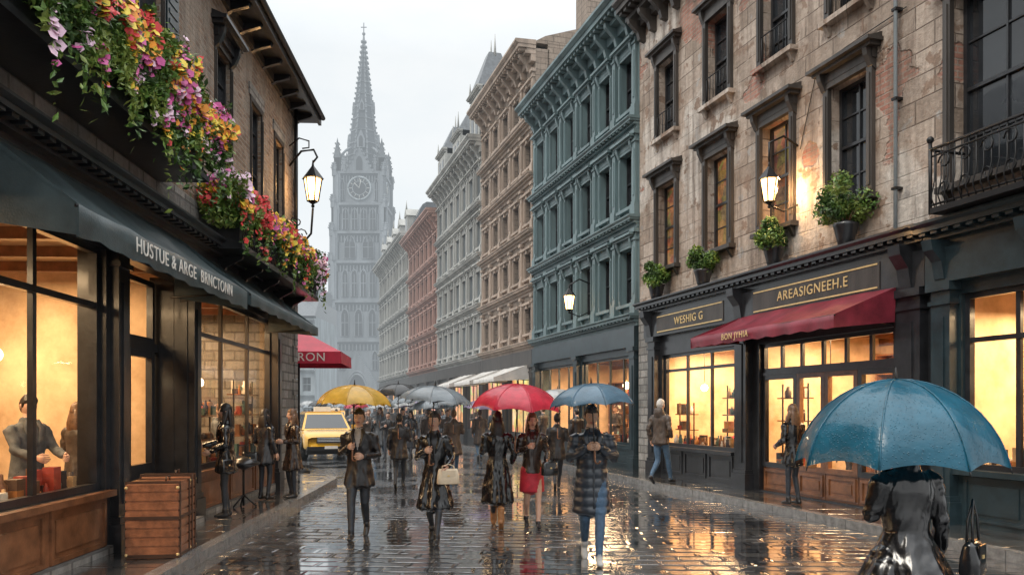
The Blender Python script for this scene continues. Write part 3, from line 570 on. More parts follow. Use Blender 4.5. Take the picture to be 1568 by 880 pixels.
def block(name,x,y,w,d,h,nf,nc,wm):
    b=B(name,(x,y,0),math.pi)
    fh=(h-.5)/nf; cw=w/nc; ops=[]
    for f in range(nf):
        for c in range(nc): xc=-w/2+cw*(c+.5); ops.append((xc-cw*.25,xc+cw*.25,f*fh+.8,f*fh+fh-.5))
    wall(b,'walls',wm,-w/2,w/2,0,h,ops,depth=.3); b.box('walls',wm,-w/2,w/2,-d,-.5,0,h+.3)
    for o in ops: window(b,*o,wm,PANE,2,2,0,.25)
    for s in (-1,1): b.box('walls',wm,s*(w/2-.3),s*w/2+s*.002,-.52,-.003,0,h)
    for f in range(1,nf+1): cornice(b,-w/2,w/2,f*fh,.4,.5,wm,0)
    b.prism('roof',SLATE,[(.2,h+.3),(-2,h+2.4),(-d,h+2.4),(-d,h+.3)],'x',-w/2,w/2)
    for k in range(3): b.box('chimneys',wm,-w/2+1+k*w/3,-w/2+1.8+k*w/3,-3,-2,h,h+3.4)
    b.done()
block('stone_townhouse',-30.5,95,14,12,12.5,4,7,GREYST); block('stone_townhouse',-39,112,22,12,17,5,9,PALEST); block('brick_townhouse',-25.5,60,14,6,5.2,1,5,STONEL)
block('stone_townhouse',-34,190,60,20,14,4,16,GREYST)
# ================================================================= cathedral
b=B('gothic_cathedral',(-26.8,144,0))
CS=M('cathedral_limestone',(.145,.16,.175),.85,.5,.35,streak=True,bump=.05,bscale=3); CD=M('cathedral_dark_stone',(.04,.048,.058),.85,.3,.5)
CW=M('cathedral_window',(.01,.012,.017),.3,.3,1)
def ptarch(cx,z0,w,h,n=6):
    hw=w/2; zs=z0+h-w*.9; pts=[(cx-hw,z0),(cx+hw,z0)]
    for i in range(n+1): t=i/n; pts.append((cx+hw*(1-t**1.5) if t<1 else cx,zs+w*.9*math.sin(t*math.pi/2)))
    for i in range(n-1,-1,-1): t=i/n; pts.append((cx-hw*(1-t**1.5),zs+w*.9*math.sin(t*math.pi/2)))
    return pts
def lancet(cx,z0,w,h,y):
    b.prism('lancet_windows',CW,ptarch(cx,z0,w,h),'y',y-.1,y+.03)
    p=[V((q[0],y+.1,q[1])) for q in ptarch(cx,z0,w*1.06,h*1.03)]
    b.tube('window_tracery',CS,p+[p[0]],.11,6); b.box('window_tracery',CS,cx-.06,cx+.06,y,y+.12,z0,z0+h*.85)
    b.box('window_tracery',CS,cx-w/2,cx+w/2,y,y+.1,z0+h*.5,z0+h*.5+.12)
def pinn(x,y,z,w,h):
    b.box('pinnacles',CS,x-w/2,x+w/2,y-w/2,y+w/2,z,z+h*.4)
    b.add('pinnacles',CS,[(x-w*.62,y-w*.62,z+h*.4),(x+w*.62,y-w*.62,z+h*.4),(x+w*.62,y+w*.62,z+h*.4),(x-w*.62,y+w*.62,z+h*.4),(x,y,z+h)],[(0,1,4),(1,2,4),(2,3,4),(3,0,4),(3,2,1,0)])
    for k in range(3):
        t=.5+.15*k; ww=w*.62*(1-(t-.4)/.6)+.1
        for sx in(-1,1):
            for sy in(-1,1): b.box('pinnacles',CS,x+sx*ww-.08,x+sx*ww+.08,y+sy*ww-.08,y+sy*ww+.08,z+h*t,z+h*t+.2)
st=[(0,13.8,5.0),(13.8,20.7,4.8),(20.7,27.6,4.6),(27.6,32.8,4.45),(32.8,37.8,4.25),(37.8,43.4,4.05)]
for z0,z1_,h in st: b.box('tower',CS,-h,h,-h,h,z0,z1_)
for k in range(4):
    b.M=Matrix.Rotation(k*math.pi/2,4,'Z')
    for i,(z0,z1_,h) in enumerate(st):
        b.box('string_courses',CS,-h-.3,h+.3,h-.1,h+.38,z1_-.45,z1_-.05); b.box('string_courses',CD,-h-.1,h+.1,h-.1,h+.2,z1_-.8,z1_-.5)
        for s in(-1,1):
            b.box('buttresses',CS,s*(h-.75),s*(h+.45),h-.05,h+.65-.05*i,z0,z1_-.5)
            b.box('buttresses',CS,s*(h-.45),s*(h+.15),h+.6-.05*i,h+.85-.05*i,z0,z1_-1.2)
            b.prism('buttresses',CS,[(s*(h-.5),z1_-1.25),(s*(h+.2),z1_-1.25),(s*(h-.15),z1_-.1)],'y',h+.3,h+.86-.05*i)
            pinn(s*(h+.2),h+.45,z1_-.9,.5,2.6)
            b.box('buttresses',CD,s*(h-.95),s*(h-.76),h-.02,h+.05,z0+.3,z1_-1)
        for q in range(14):
            x=-h+.8+q*(2*h-1.6)/13; b.box('blind_arcade',CS,x-.09,x+.09,h-.02,h+.16,z1_-1.9,z1_-.8)
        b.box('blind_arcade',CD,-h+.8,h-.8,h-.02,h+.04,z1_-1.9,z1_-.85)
    for c in (-2.4,0,2.4): lancet(c,14.4,1.3,4.6,4.8)
    for c in (-2.4,-.8,.8,2.4): lancet(c,21.3,1.0,4.6,4.6)
    for c in (-1.6,1.6): lancet(c,28,1.9,3.9,4.45)
    for c in (-2.4,-.8,.8,2.4): lancet(c,33.1,1.0,3.6,4.25)
    for c in (-2.9,2.9): lancet(c,8.5,1.0,3.2,5.0)
    n=32; ring=[(2.0*math.cos(i*2*math.pi/n),4.2,40.4+2.0*math.sin(i*2*math.pi/n)) for i in range(n+1)]
    b.prism('clock_face',CW,[(1.95*math.cos(i*2*math.pi/n),40.4+1.95*math.sin(i*2*math.pi/n)) for i in range(n)],'y',4,4.12)
    b.tube('clock_face',GREYST,ring,.17,6); b.tube('clock_face',GREYST,[(x*.6,4.17,40.4+(z-40.4)*.6) for x,_,z in ring],.07,6)
    for i in range(12):
        a=i*math.pi/6; b.tube('clock_face',PALEST,[(1.3*math.cos(a),4.18,40.4+1.3*math.sin(a)),(1.8*math.cos(a),4.18,40.4+1.8*math.sin(a))],.07,5)
    b.tube('clock_hands',PALEST,[(0,4.22,40.4),(.9,4.22,41.3)],.11,5); b.tube('clock_hands',PALEST,[(0,4.24,40.4),(-.3,4.24,41.9)],.09,5)
    for s in (-1,1): lancet(s*3.0,38.3,.7,3.6,4.05)
    b.prism('gables',CS,[(-2.4,43.3),(2.4,43.3),(0,47.6)],'y',3.5,4.3); b.prism('gables',CW,ptarch(0,43.6,1.1,2.4),'y',4.2,4.36)
    for s in (-1,1):
        pinn(s*3.9,3.9,43.2,1.0,6.2); pinn(s*2.7,3.9,43.2,.45,3.4)
        for q in range(6): t=q/6; b.box('gables',CS,s*2.4*(1-t)-.14,s*2.4*(1-t)+.14,3.9,4.5,43.3+4.3*t,43.7+4.3*t)
        b.tube('flying_buttresses',CS,[(s*3.6,3.6,46),(s*2.6,2.6,47.6),(s*1.9,1.9,48.2)],.22,6)
    b.prism('portal',CS,[(-3.4,0),(3.4,0),(3.4,6),(0,11.6),(-3.4,6)],'y',4.9,6.2); b.prism('portal',CW,ptarch(0,0,3.6,7.6),'y',6.0,6.25)
    for q in range(3): p=[V((x,6.3-.12*q,z)) for x,z in ptarch(0,0,3.7+.5*q,7.7+.5*q)]; b.tube('portal',CS,p,.16,6)
b.M=None
def octr(z): 
    t=(z-43.3)/(69.3-43.3); return 3.3*(1-t)**1.12+.05
zz=[43.3,45,47,49,52,55,58,61,64,67,69.3]
vs=[];fs=[]
for z in zz:
    r=octr(z)
    for k in range(8): a=k*math.pi/4+math.pi/8; vs.append((r*math.cos(a),r*math.sin(a),z))
for i in range(len(zz)-1):
    for k in range(8): fs.append((i*8+k,i*8+(k+1)%8,(i+1)*8+(k+1)%8,(i+1)*8+k))
b.add('spire',CD,vs,fs)
for k in range(8):
    a=k*math.pi/4+math.pi/8; b.tube('spire_ribs',CS,[(octr(z)*math.cos(a),octr(z)*math.sin(a),z) for z in zz],[.2-.013*i for i in range(len(zz))],6)
    z=45
    while z<68.5:
        r=octr(z)+.2; b.box('crockets',CS,r*math.cos(a)-.13,r*math.cos(a)+.13,r*math.sin(a)-.13,r*math.sin(a)+.13,z,z+.3); z+=.95
for z in (47,49.2,51.5,53.7,56,58.2,60.5,62.7,65): 
    r=octr(z)+.08; p=[V((r*math.cos(k*math.pi/4+math.pi/8),r*math.sin(k*math.pi/4+math.pi/8),z)) for k in range(9)]; b.tube('spire_bands',CS,p,.11,6)
for k in range(4):
    b.M=Matrix.Rotation(k*math.pi/2,4,'Z')
    for z,s in ((48,1),(55,.65)): 
        y=octr(z)*.93; b.prism('lucarnes',CS,[(-.7*s,z),(.7*s,z),(.7*s,z+1.6*s),(0,z+3.2*s),(-.7*s,z+1.6*s)],'y',y-1,y+.35); b.prism('lucarnes',CW,ptarch(0,z+.2*s,.7*s,1.9*s),'y',y,y+.4)
b.M=None
b.ball('finial',CS,(0,0,69.4),.3); b.tube('finial',CS,[(0,0,69.4),(0,0,71.4)],.09); b.tube('finial',CS,[(-.5,0,70.6),(.5,0,70.6)],.09)
b.box('nave',CS,-7,13,5.2,40,0,14); b.prism('nave_roof',SLATE,[(-7.4,14),(13.4,14),(3,22)],'y',5.2,40)
b.done()
# ================================================================= foliage
LG=[M('leaf_%d'%i,c,.45,.4,12) for i,c in enumerate([(.08,.16,.03),(.12,.22,.04),(.04,.085,.022),(.22,.29,.06)])]
LF=[M('petal_%d'%i,c,.5,.2,12) for i,c in enumerate([(.68,.05,.05),(.90,.66,.06),(.88,.32,.03),(.62,.10,.32),(.8,.55,.68)])]
def foliage(name,gens,n,size,ff=.2):
    vs=[];fs=[];mi=[]
    for i in range(n):
        p,fl=gens()
        s=size*R.uniform(.6,1.35); 
        ax=V((R.gauss(0,1),R.gauss(0,1),R.gauss(0,1))).normalized(); 
        isf=fl and R.random()<ff and noise.noise(p*2.6+V((7,0,0)))>-.12; o=len(vs)
        if isf: ax=(ax*.6+V((.6,-.7,.5))).normalized()
        bx=ax.orthogonal().normalized(); bx=Matrix.Rotation(R.uniform(0,6.3),3,ax)@bx; cx=ax.cross(bx)
        if isf:
            for k in range(5): a=k*1.2566; vs.append(p+bx*(s*.72*math.cos(a))+cx*(s*.72*math.sin(a)))
            fs.append(tuple(range(o,o+5))); mi.append(4+min(4,max(0,int((noise.noise(p*1.3)*1.3+.5)*5+R.uniform(-1,1)))))
        else:
            vs.extend([p-bx*s*.7,p+cx*s*.32,p+bx*s*.8+ax*s*.15,p-cx*s*.32]); fs.append((o,o+1,o+2,o+3)); 
            q=noise.noise(p*2.5)+R.uniform(-.35,.35); mi.append(3 if q>.25 else 1 if q>.0 else 0 if q>-.3 else 2)
    me=bpy.data.meshes.new(name); me.from_pydata([tuple(v) for v in vs],[],fs)
    for m in LG+LF: me.materials.append(m)
    me.polygons.foreach_set('material_index',mi); me.update()
    o=bpy.data.objects.new(name,me); sc.collection.objects.link(o); return o
def strip(D0,D1,off,z,h,w,droop):
    def f():
        D=R.uniform(D0,D1); bump=1+.5*noise.noise(V((D*1.6,z,3)))+.35*noise.noise(V((D*4,z,8)))
        a=R.uniform(0,2*math.pi); r=R.random()**.4
        y=off+math.cos(a)*w*r*bump; zz=z+math.sin(a)*h*r*bump
        if R.random()<droop and math.cos(a)>-.2: zz=zz-R.random()**1.6*h*1.9*max(.2,bump-.45+noise.noise(V((D*7,1,1)))); y=off+w*.75*bump
        return V((XL(D)+y,D,zz)),(math.sin(a)>-.45)
    return f
foliage('hanging_flowers',strip(3.2,10.9,.57,5.47,.46,.38,.32),50000,.062,.5)
foliage('hanging_flowers',strip(12.0,18.7,.44,4.98,.36,.34,.2),24000,.064,.5)
def potg(c,r):
    lob=[(V((R.uniform(-.6,.6),R.uniform(-.6,.6),R.uniform(-.3,.8)))*r,R.uniform(.35,.6)*r) for _ in range(9)]
    def f():
        l,rr=R.choice(lob); d=V((R.gauss(0,1),R.gauss(0,1),R.gauss(0,1))).normalized()*rr*R.random()**.4
        return c+l+d,False
    return f
for D,r,zz in ((19.9,.38,5.0),(17.75,.32,4.95),(15.25,.38,5.05),(13.35,.48,5.12)):
    x,y=XR(D)-.3*.958,D-.3*.287
    b=B('window_shrub'); b.tube('pot',BLACKW,[(x,y,4.49),(x,y,4.6),(x,y,4.8),(x,y,4.84)],[.12,.15,.2,.22],12)
    for k in range(5): b.tube('stems',BROWNW,[(x,y,4.8),(x+R.uniform(-.15,.15),y+R.uniform(-.15,.15),5.05)],[.012,.006],5)
    e=b.done(); o=foliage('leaves',potg(V((x,y,zz)),r),3000,.055); o.parent=e
# ================================================================= lamps
def lantern(b,c,s=1):
    x,y,z=c; n=6
    def ring(r,zz): return [(x+r*math.cos(k*2*math.pi/n),y+r*math.sin(k*2*math.pi/n),zz) for k in range(n)]
    def fr(r0,z0,r1,z1_,m,part): b.add(part,m,ring(r0,z0)+ring(r1,z1_),[(k,(k+1)%n,n+(k+1)%n,n+k) for k in range(n)])
    fr(.10*s,z-.25*s,.17*s,z+.18*s,LAMPG,'lantern_glass')
    for k in range(n):
        a=k*2*math.pi/n; b.tube('lantern_frame',IRON,[(x+.105*s*math.cos(a),y+.105*s*math.sin(a),z-.26*s),(x+.178*s*math.cos(a),y+.178*s*math.sin(a),z+.19*s)],.015*s,5)
    fr(.22*s,z+.18*s,.12*s,z+.31*s,IRON,'lantern_cap'); fr(.12*s,z+.31*s,.03*s,z+.43*s,IRON,'lantern_cap'); fr(.0,z-.33*s,.12*s,z-.25*s,IRON,'lantern_cap'); fr(.22*s,z+.18*s,.17*s,z+.175*s,IRON,'lantern_cap')
    b.tube('lantern_cap',IRON,[(x,y,z+.4*s),(x,y,z+.55*s)],[.03*s,.01*s]); b.ball('lantern_cap',IRON,(x,y,z-.35*s),.035*s,6)
b=B('wall_lantern',(0,0,0)); cx,cy,cz=-4.5,18.0,6.75
lantern(b,(cx,cy,cz),1.15); wx=XL(18.3)
b.tube('bracket',IRON,[(wx,18.3,7.35),(wx+.3,18.2,7.65),(cx+.02,18,7.62),(cx+.1,18,7.45),(cx,18,7.33)],.025)
b.tube('bracket',IRON,[(wx,18.3,7.8),(wx+.25,18.2,7.95),(wx+.5,18.1,7.85),(wx+.5,18.1,7.7),(wx+.35,18.1,7.68)],.018)
b.tube('bracket',IRON,[(wx,18.3,5.5),(wx+.25,18.2,5.45),(wx+.55,18.1,5.75),(cx,18,6.3)],.025)
for t0,c in ((0,(wx+.28,5.75)),(2,(wx+.2,6.05))): b.tube('bracket',IRON,[(c[0]+.15*(1-t*.08)*math.cos(t*.7+t0),18.2,c[1]+.15*(1-t*.08)*math.sin(t*.7+t0)) for t in range(11)],.015)
pointlight(b,cx+.0,cy-.25,cz,15); b.done()
b=B('wall_lantern'); D=14.95; px,py=XR(D)-.62*.958,D-.62*.287
lantern(b,(px,py,5.85),.95); b.tube('bracket',IRON,[(XR(D),D,6.7),(XR(D)-.3,D-.1,6.85),(px,py,6.7),(px,py,6.35)],.022); b.tube('bracket',IRON,[(XR(D),D,5.6),(XR(D)-.3,D-.1,5.45),(px,py,5.55)],.018)
pointlight(b,px+.25,py+.1,5.85,25); b.done()
b=B('wall_lantern'); D=24.6; px,py=XR(D)-.75*.958,D-.75*.287
lantern(b,(px,py,5.05),.95); b.tube('bracket',IRON,[(XR(D),D,5.6),(XR(D)-.4,D-.1,5.75),(px,py,5.55)],.022); b.tube('bracket',IRON,[(XR(D),D,4.8),(XR(D)-.4,D-.1,4.6),(px,py,4.72)],.018); b.done()
# ================================================================= people
SK=M('skin',(.60,.37,.27),.5,.12,9); SK2=M('skin_tan',(.48,.30,.21),.5,.12,9); LIP=M('lips',(.38,.13,.11),.4,.1,9); EYEW=M('eye_white',(.5,.48,.46),.25,.05,9); EYED=M('eye_iris',(.02,.015,.012),.15,.1,9)
HB=M('black_hair',(.02,.016,.015),.38,.5,25,bump=.004,bscale=90); HBR=M('brown_hair',(.14,.075,.04),.42,.5,25,bump=.004,bscale=90); HW=M('grey_hair',(.5,.48,.45),.5,.3,25)
LEA=M('black_leather',(.008,.0085,.010),.2,.4,6,bump=.006,bscale=13,coat=.6); COATM=M('black_wool',(.018,.017,.019),.38,.4,8,bump=.004,bscale=20,coat=.15)
LEB=M('dark_brown_leather',(.035,.022,.017),.24,.4,6,bump=.006,bscale=13,coat=.4); CHAR=M('charcoal_leather',(.022,.025,.031),.24,.4,6,bump=.006,bscale=13,coat=.4)
NYL=M('navy_padded_nylon',(.022,.03,.042),.28,.3,8,bump=.004,bscale=18,coat=.2); JEAN=M('blue_denim',(.06,.115,.19),.7,.3,20,bump=.003,bscale=120); DKJ=M('dark_denim',(.022,.028,.038),.5,.3,20,bump=.003,bscale=80)
REDD=M('red_dress_cloth',(.5,.02,.04),.5,.3,8,bump=.004,bscale=25); SHOE=M('black_shoe_leather',(.02,.02,.021),.3,.3,8); SNK=M('white_sneaker',(.5,.5,.48),.5,.2,20); BOOT=M('tan_boot_leather',(.36,.17,.07),.45,.3,12)
BRJ=M('brown_jacket',(.07,.052,.042),.5,.4,10,bump=.005,bscale=25); GRYS=M('grey_shirt',(.36,.36,.37),.8,.2,15,bump=.004,bscale=30); CREAM=M('cream_leather',(.66,.55,.40),.4,.15,9)
GRH=M('grey_hoodie',(.10,.11,.12),.8,.3,15,bump=.004,bscale=30)
def headparts(c,yaw,pitch,skin,hair,style,female):
    out=[]; Rm=(Matrix.Rotation(yaw,3,'Z')@Matrix.Rotation(pitch,3,'X'))
    nt,npn=30,44
    def shape(d):
        p=V((d.x*.073,d.y*.092,d.z*.116)); t=max(0,-d.z)
        p.x*=1-.34*t**1.3; 
        if d.y<0: p.y*=1-.12*t
        else: p.y*=1-.38*t**1.1
        if d.y<0:
            g=lambda x,z,sx,sz:math.exp(-((p.x-x)/sx)**2-((p.z-z)/sz)**2)
            p.y-=.024*g(0,-.024,.012,.016)+.012*g(0,-.004,.009,.02)
            p.y+=.010*(g(.03,.004,.017,.012)+g(-.03,.004,.017,.012)); p.y-=.005*g(0,.024,.04,.009)
            p.y-=.007*g(0,-.056,.02,.007)+.003*g(0,-.064,.018,.005); p.y-=.007*g(0,-.095,.022,.014); p.y-=.003*(g(.042,-.024,.016,.018)+g(-.042,-.024,.016,.018))
        return p
    vs=[];fs=[];ms=[]
    for i in range(nt+1):
        th=math.pi*i/nt
        for j in range(npn):
            a=2*math.pi*j/npn; vs.append(shape(V((math.sin(th)*math.cos(a),math.sin(th)*math.sin(a),math.cos(th)))))
    for i in range(nt):
        for j in range(npn):
            f=(i*npn+j,(i+1)*npn+j,(i+1)*npn+(j+1)%npn,i*npn+(j+1)%npn); fs.append(f); q=sum((vs[k] for k in f),V())/4; m=skin
            if q.y<-.05:
                if abs(q.x)<.024 and abs(q.z+.058)<.007: m=LIP
                elif .012<abs(q.x)<.045 and .020<q.z<.027: m=hair
            ms.append(m)
    out.append((vs,fs,ms))
    for s in(-1,1):
        for c0,r,m in (((s*.03,-.0705,.003),.0115,EYEW),((s*.03,-.0785,.003),.0055,EYED)):
            v,f=tube([V(c0)+V((0,0,-r*.9)),V(c0)+V((0,0,-r*.5)),V(c0),V(c0)+V((0,0,r*.5)),V(c0)+V((0,0,r*.9))],[(r*.4,r*.4),(r*.87,r*.87),(r,r),(r*.87,r*.87),(r*.4,r*.4)],seg=10); out.append((v,f,[m]*len(f)))
        v,f=tube([V((s*.07,.012,-.03)),V((s*.077,.014,-.012)),V((s*.08,.018,.008)),V((s*.075,.014,.022))],[(.006,.008),(.008,.013),(.008,.017),(.005,.01)],seg=8); out.append((v,f,[skin]*len(f)))
    if style!='none':
        vs=[];fs=[]
        for i in range(25):
            th=math.pi*i/24
            for j in range(36):
                a=2*math.pi*j/36; d=V((math.sin(th)*math.cos(a),math.sin(th)*math.sin(a),math.cos(th))); p=shape(d)
                lim=.048 if p.y<-.03 else (-.015 if p.y<.02 else -.085)
                if style=='long' : lim=.052-(.06 if abs(p.x)>.045 else 0) if p.y<-.03 else -.11
                lim+=.008*noise.noise(V((a*6,0,3)))
                k=1.0/(1+math.exp(-(p.z-lim)/.005)); n=noise.noise(V((p.x*60,p.y*25,p.z*14)))
                vs.append(p*(.9+k*(.25+.09*n))+V((0,.004*k,.010*k)))
        for i in range(24):
            for j in range(36): fs.append((i*36+j,(i+1)*36+j,(i+1)*36+(j+1)%36,i*36+(j+1)%36))
        out.append((vs,fs,[hair]*len(fs)))
    if style=='long':
        for pth,rad in (([(0,.05,.04),(0,.07,-.05),(0,.085,-.14),(0,.09,-.24),(0,.085,-.33)],[(.07,.045),(.085,.045),(.095,.04),(.09,.03),(.05,.012)]),
                        ([(.066,.01,.03),(.080,.012,-.06),(.092,-.01,-.15),(.085,-.045,-.25)],[(.014,.040),(.018,.042),(.022,.035),(.012,.02)]),
                        ([(-.066,.01,.03),(-.080,.012,-.06),(-.092,-.01,-.15),(-.085,-.045,-.25)],[(.014,.040),(.018,.042),(.022,.035),(.012,.02)])):
            v,f=tube([V(q) for q in pth],rad,seg=14); v=[q+V((noise.noise(q*40)*.006,noise.noise(q*40+V((9,0,0)))*.006,0)) for q in v]; out.append((v,f,[hair]*len(f)))
    if style=='bun':
        v,f=tube([V((0,.09,.03)),V((0,.12,.035)),V((0,.145,.03))],[(.03,.03),(.042,.042),(.025,.025)],seg=12); out.append((v,f,[hair]*len(f)))
    return [([Rm@q+c for q in v],f,m) for v,f,m in out]
def handparts(w,d,across,nrm,curl,skin,thumb=1):
    out=[]; d=d.normalized(); across=(across-d*across.dot(d)).normalized(); nrm=(nrm-d*nrm.dot(d)-across*nrm.dot(across)).normalized()
    v,f=tube([w-d*.03,w,w+d*.04,w+d*.085],[(.024,.018),(.026,.019),(.037,.018),(.041,.014)],side=across,seg=12); out.append((v,f,[skin]*len(f)))
    for i in range(4):
        p=w+d*(.082-.004*abs(i-1))+across*(.031-.0205*i)*1.0; a=0; pts=[p-d*.015,p]; L_=[.068,.078,.072,.055][i]
        for k,(fr_,cu) in enumerate(((.45,.75),(.3,1),(.25,.75))):
            a+=curl*cu; dd=d*math.cos(a)+nrm*math.sin(a); p=p+dd*L_*fr_*1.1; pts.append(p)
        v,f=tube(pts,[(.0095,.0095),(.0095,.0095),(.0088,.0088),(.0082,.008),(.006,.006)],side=across,seg=8); out.append((v,f,[skin]*len(f)))
    p=w+d*.028+across*.028*thumb; d1=(d*.7+across*.6*thumb+nrm*.45).normalized(); d2=(d*.8+nrm*.55+across*.05*thumb).normalized()
    v,f=tube([p,p+d1*.035,p+d1*.035+d2*.03,p+d1*.035+d2*.055],[(.014,.014),(.012,.012),(.01,.01),(.007,.007)],side=nrm,seg=8); out.append((v,f,[skin]*len(f)))
    return out
ARM={'side':((.245,.03,1.13),(.25,-.05,.90)),'hold':((.255,.0,1.14),(.10,-.235,1.25)),'low':((.26,.02,1.13),(.10,-.23,1.12)),'bag':((.265,.03,1.14),(.19,-.2,1.03)),
     'reach':((.22,-.13,1.16),(.16,-.37,1.1)),'cross':((.24,-.03,1.13),(-.02,-.2,1.1)),'pocket':((.29,.06,1.14),(.22,-.07,.97)),'chest':((.25,-.03,1.17),(.07,-.22,1.30)),'swing':((.25,.10,1.13),(.24,.02,.90))}
def person(name,X,D,z=0.004,head=0,H=1.75,coat='long',cm=LEA,lm=DKJ,sm=SHOE,hm=HB,hair='short',skin=SK,legs='walk',arms=('side','side'),yaw=0,pitch=0,shirt=None,belt=False,puff=False,voxel=.0125,skirt=None,female=False,flip=False,hood=False,bare=False,hem=None,flare=1):
    bl=[]
    sw=.90 if female else 1.0; up=-.42 if legs=='sit' else 0
    def T(path,rad,mat,side=V((1,0,0)),seg=18): v,f=tube([V(p) for p in path],rad,side,seg); bl.append((v,f,mat))
    hemz={'long':.48,'mid':.72,'jacket':.84,'knee':.58}[coat] if hem is None else hem
    if up: hemz=.86
    fw_=max(0,flare-1.8)*.2
    rings=[(1.50,.052,.052,.012),(1.465,.07,.066,.012),(1.44,.135,.085,.01),(1.405,.188,.105,.005),(1.33,.20,.123,0),(1.2,.178,.122,-.005),(1.07,.146 if belt else (.152 if female else .17),.105 if belt else .12,0),(.95,.178*(1+fw_*.7),.13*(1+fw_),.005),(.86,.192*(1+fw_*1.4),.142*(1+fw_*1.8),.005)]
    pth=[];rad=[]
    for zz,a,c,y in rings:
        if zz>=hemz: pth.append((0,y,zz+up)); rad.append((a*sw,c))
    if hemz<.86:
        for k in (.5,1): zz=.86-(.86-hemz)*k; e=(.86-hemz)*k*flare; pth.append((0,.005,zz+up)); rad.append((.192*(1+fw_*1.4)*sw+e*.11,.142*(1+fw_*1.8)+e*.16))
    pth.append((0,.005,hemz-.012+up)); rad.append((rad[-1][0]*.97,rad[-1][1]*.97))
    T(pth[::-1],rad[::-1],cm,seg=30)
    T([(0,.005,.84+up),(0,.005,.93+up),(0,0,1.0+up)],[(.15*sw,.115),(.165*sw,.12),(.15*sw,.11)],lm)
    T([(0,.012,1.43+up),(0,.004,1.5+up),(0,-.004,1.57+up)],[(.06,.06),(.052,.054),(.05,.052)],skin)
    if hood: T([(0,.03,1.42+up),(0,.05,1.50+up),(0,.055,1.57+up)],[(.13,.10),(.125,.095),(.10,.07)],cm)
    else: T([(0,.012,1.44+up),(0,.012,1.505+up)],[(.085,.08),(.074,.072)],cm)
    hands=[]
    for i,s in enumerate((-1,1)):
        (ex,ey,ez),(wx_,wy,wz)=ARM[arms[i]]; sh=V((s*.175*sw,.005,1.395+up)); el=V((s*ex*sw,ey,ez+up)); wr=V((s*wx_,wy,wz+up))
        k=1.12 if puff else 1
        T([sh-V((s*.03,0,-.005)),sh+V((s*.02,0,-.02)),sh.lerp(el,.5),el,el.lerp(wr,.5),wr],[(.06,.06),(.068*k,.07*k),(.06*k,.06*k),(.053*k,.055*k),(.049*k,.049*k),(.041,.041)],cm,seg=14)
        hands.append((wr,(wr-el).normalized(),s,arms[i]))
    if legs=='walk': LG_=[((-.08,-.15,.52),(-.055,-.27,.09),0),((.08,-.02,.48),(.06,.22,.15),.75)]
    elif legs=='walk2': LG_=[((-.08,-.02,.49),(-.06,.18,.13),.6),((.08,-.12,.51),(.06,-.22,.09),0)]
    elif legs=='sit': LG_=[((-.11,-.40,.5),(-.11,-.38,.09),0),((.11,-.40,.5),(.11,-.38,.09),0)]
    else: LG_=[((-.085,-.05,.5),(-.10,.02,.09),0),((.09,-.015,.5),(.10,.0,.09),0)]
    if flip: LG_=[((-k[0],k[1],k[2]),(-a[0],a[1],a[2]),t) for k,a,t in LG_]
    legmat=skin if bare else lm; q=.82 if bare or female else 1
    for (k,a,t) in LG_:
        s=1 if k[0]>0 else -1; hp=V((s*.088,0,.93+up)); k=V(k); a=V(a)
        T([hp,hp.lerp(k,.5),k,k.lerp(a,.35),a+V((0,0,.05)),a+V((0,0,-.02))],[(.09*q,.095*q),(.078*q,.082*q),(.06*q,.062*q),(.056*q,.062*q),(.043*q,.045*q),(.04*q,.042*q)],legmat,seg=14)
        RT=Matrix.Rotation(t,3,'X'); F=lambda y,zz:a+RT@V((0,y,zz))
        T([F(.055,-.045),F(.02,-.04),F(-.05,-.045),F(-.12,-.053),F(-.165,-.06)],[(.033,.034),(.04,.042),(.043,.037),(.045,.028),(.03,.02)],sm,seg=12)
        T([F(0,-.03),F(0,.05 if not bare else .02)],[(.043,.047),(.045,.046)],sm,seg=12)
        if sm is BOOT: T([F(0,-.02),a+V((0,0,.2))],[(.05,.055),(.055,.06)],sm,seg=12)
    if skirt: T([(0,.0,.55),(0,0,.7),(0,0,.88),(0,0,1.0)],[(.20,.16),(.19,.15),(.18,.13),(.14,.11)],skirt,seg=26)
    vs=[];fs=[];ms=[]
    for v,f,m in bl:
        o=len(vs); vs+=v; fs+=[tuple(i+o for i in q) for q in f]; ms+=[m]*len(f)
    me=bpy.data.meshes.new('tmp'); me.from_pydata([tuple(v) for v in vs],[],fs); ob=bpy.data.objects.new('tmp',me); sc.collection.objects.link(ob)
    md=ob.modifiers.new('r','REMESH'); md.mode='VOXEL'; md.voxel_size=voxel
    dg=bpy.context.evaluated_depsgraph_get(); ev=ob.evaluated_get(dg); rm=bpy.data.meshes.new_from_object(ev)
    bm=bmesh.new(); bm.from_mesh(rm); 
    for _ in range(2): bmesh.ops.smooth_vert(bm,verts=bm.verts,factor=.5,use_axis_x=True,use_axis_y=True,use_axis_z=True)
    bm.normal_update(); tree=BVHTree.FromPolygons(vs,fs)
    off=V((X*3.1,D*1.7,0)); fm=[]
    for f in bm.faces:
        c=f.calc_center_median(); l,n_,idx,dd=tree.find_nearest(c); m=ms[idx] if idx is not None else cm
        zz=c.z-up
        if m is cm and shirt and 1.2<zz<1.5 and c.y<-.03 and abs(c.x)<(zz-1.2)*.25: m=shirt
        if m is cm and belt and abs(zz-1.06)<.028: m=SHOE
        fm.append(m)
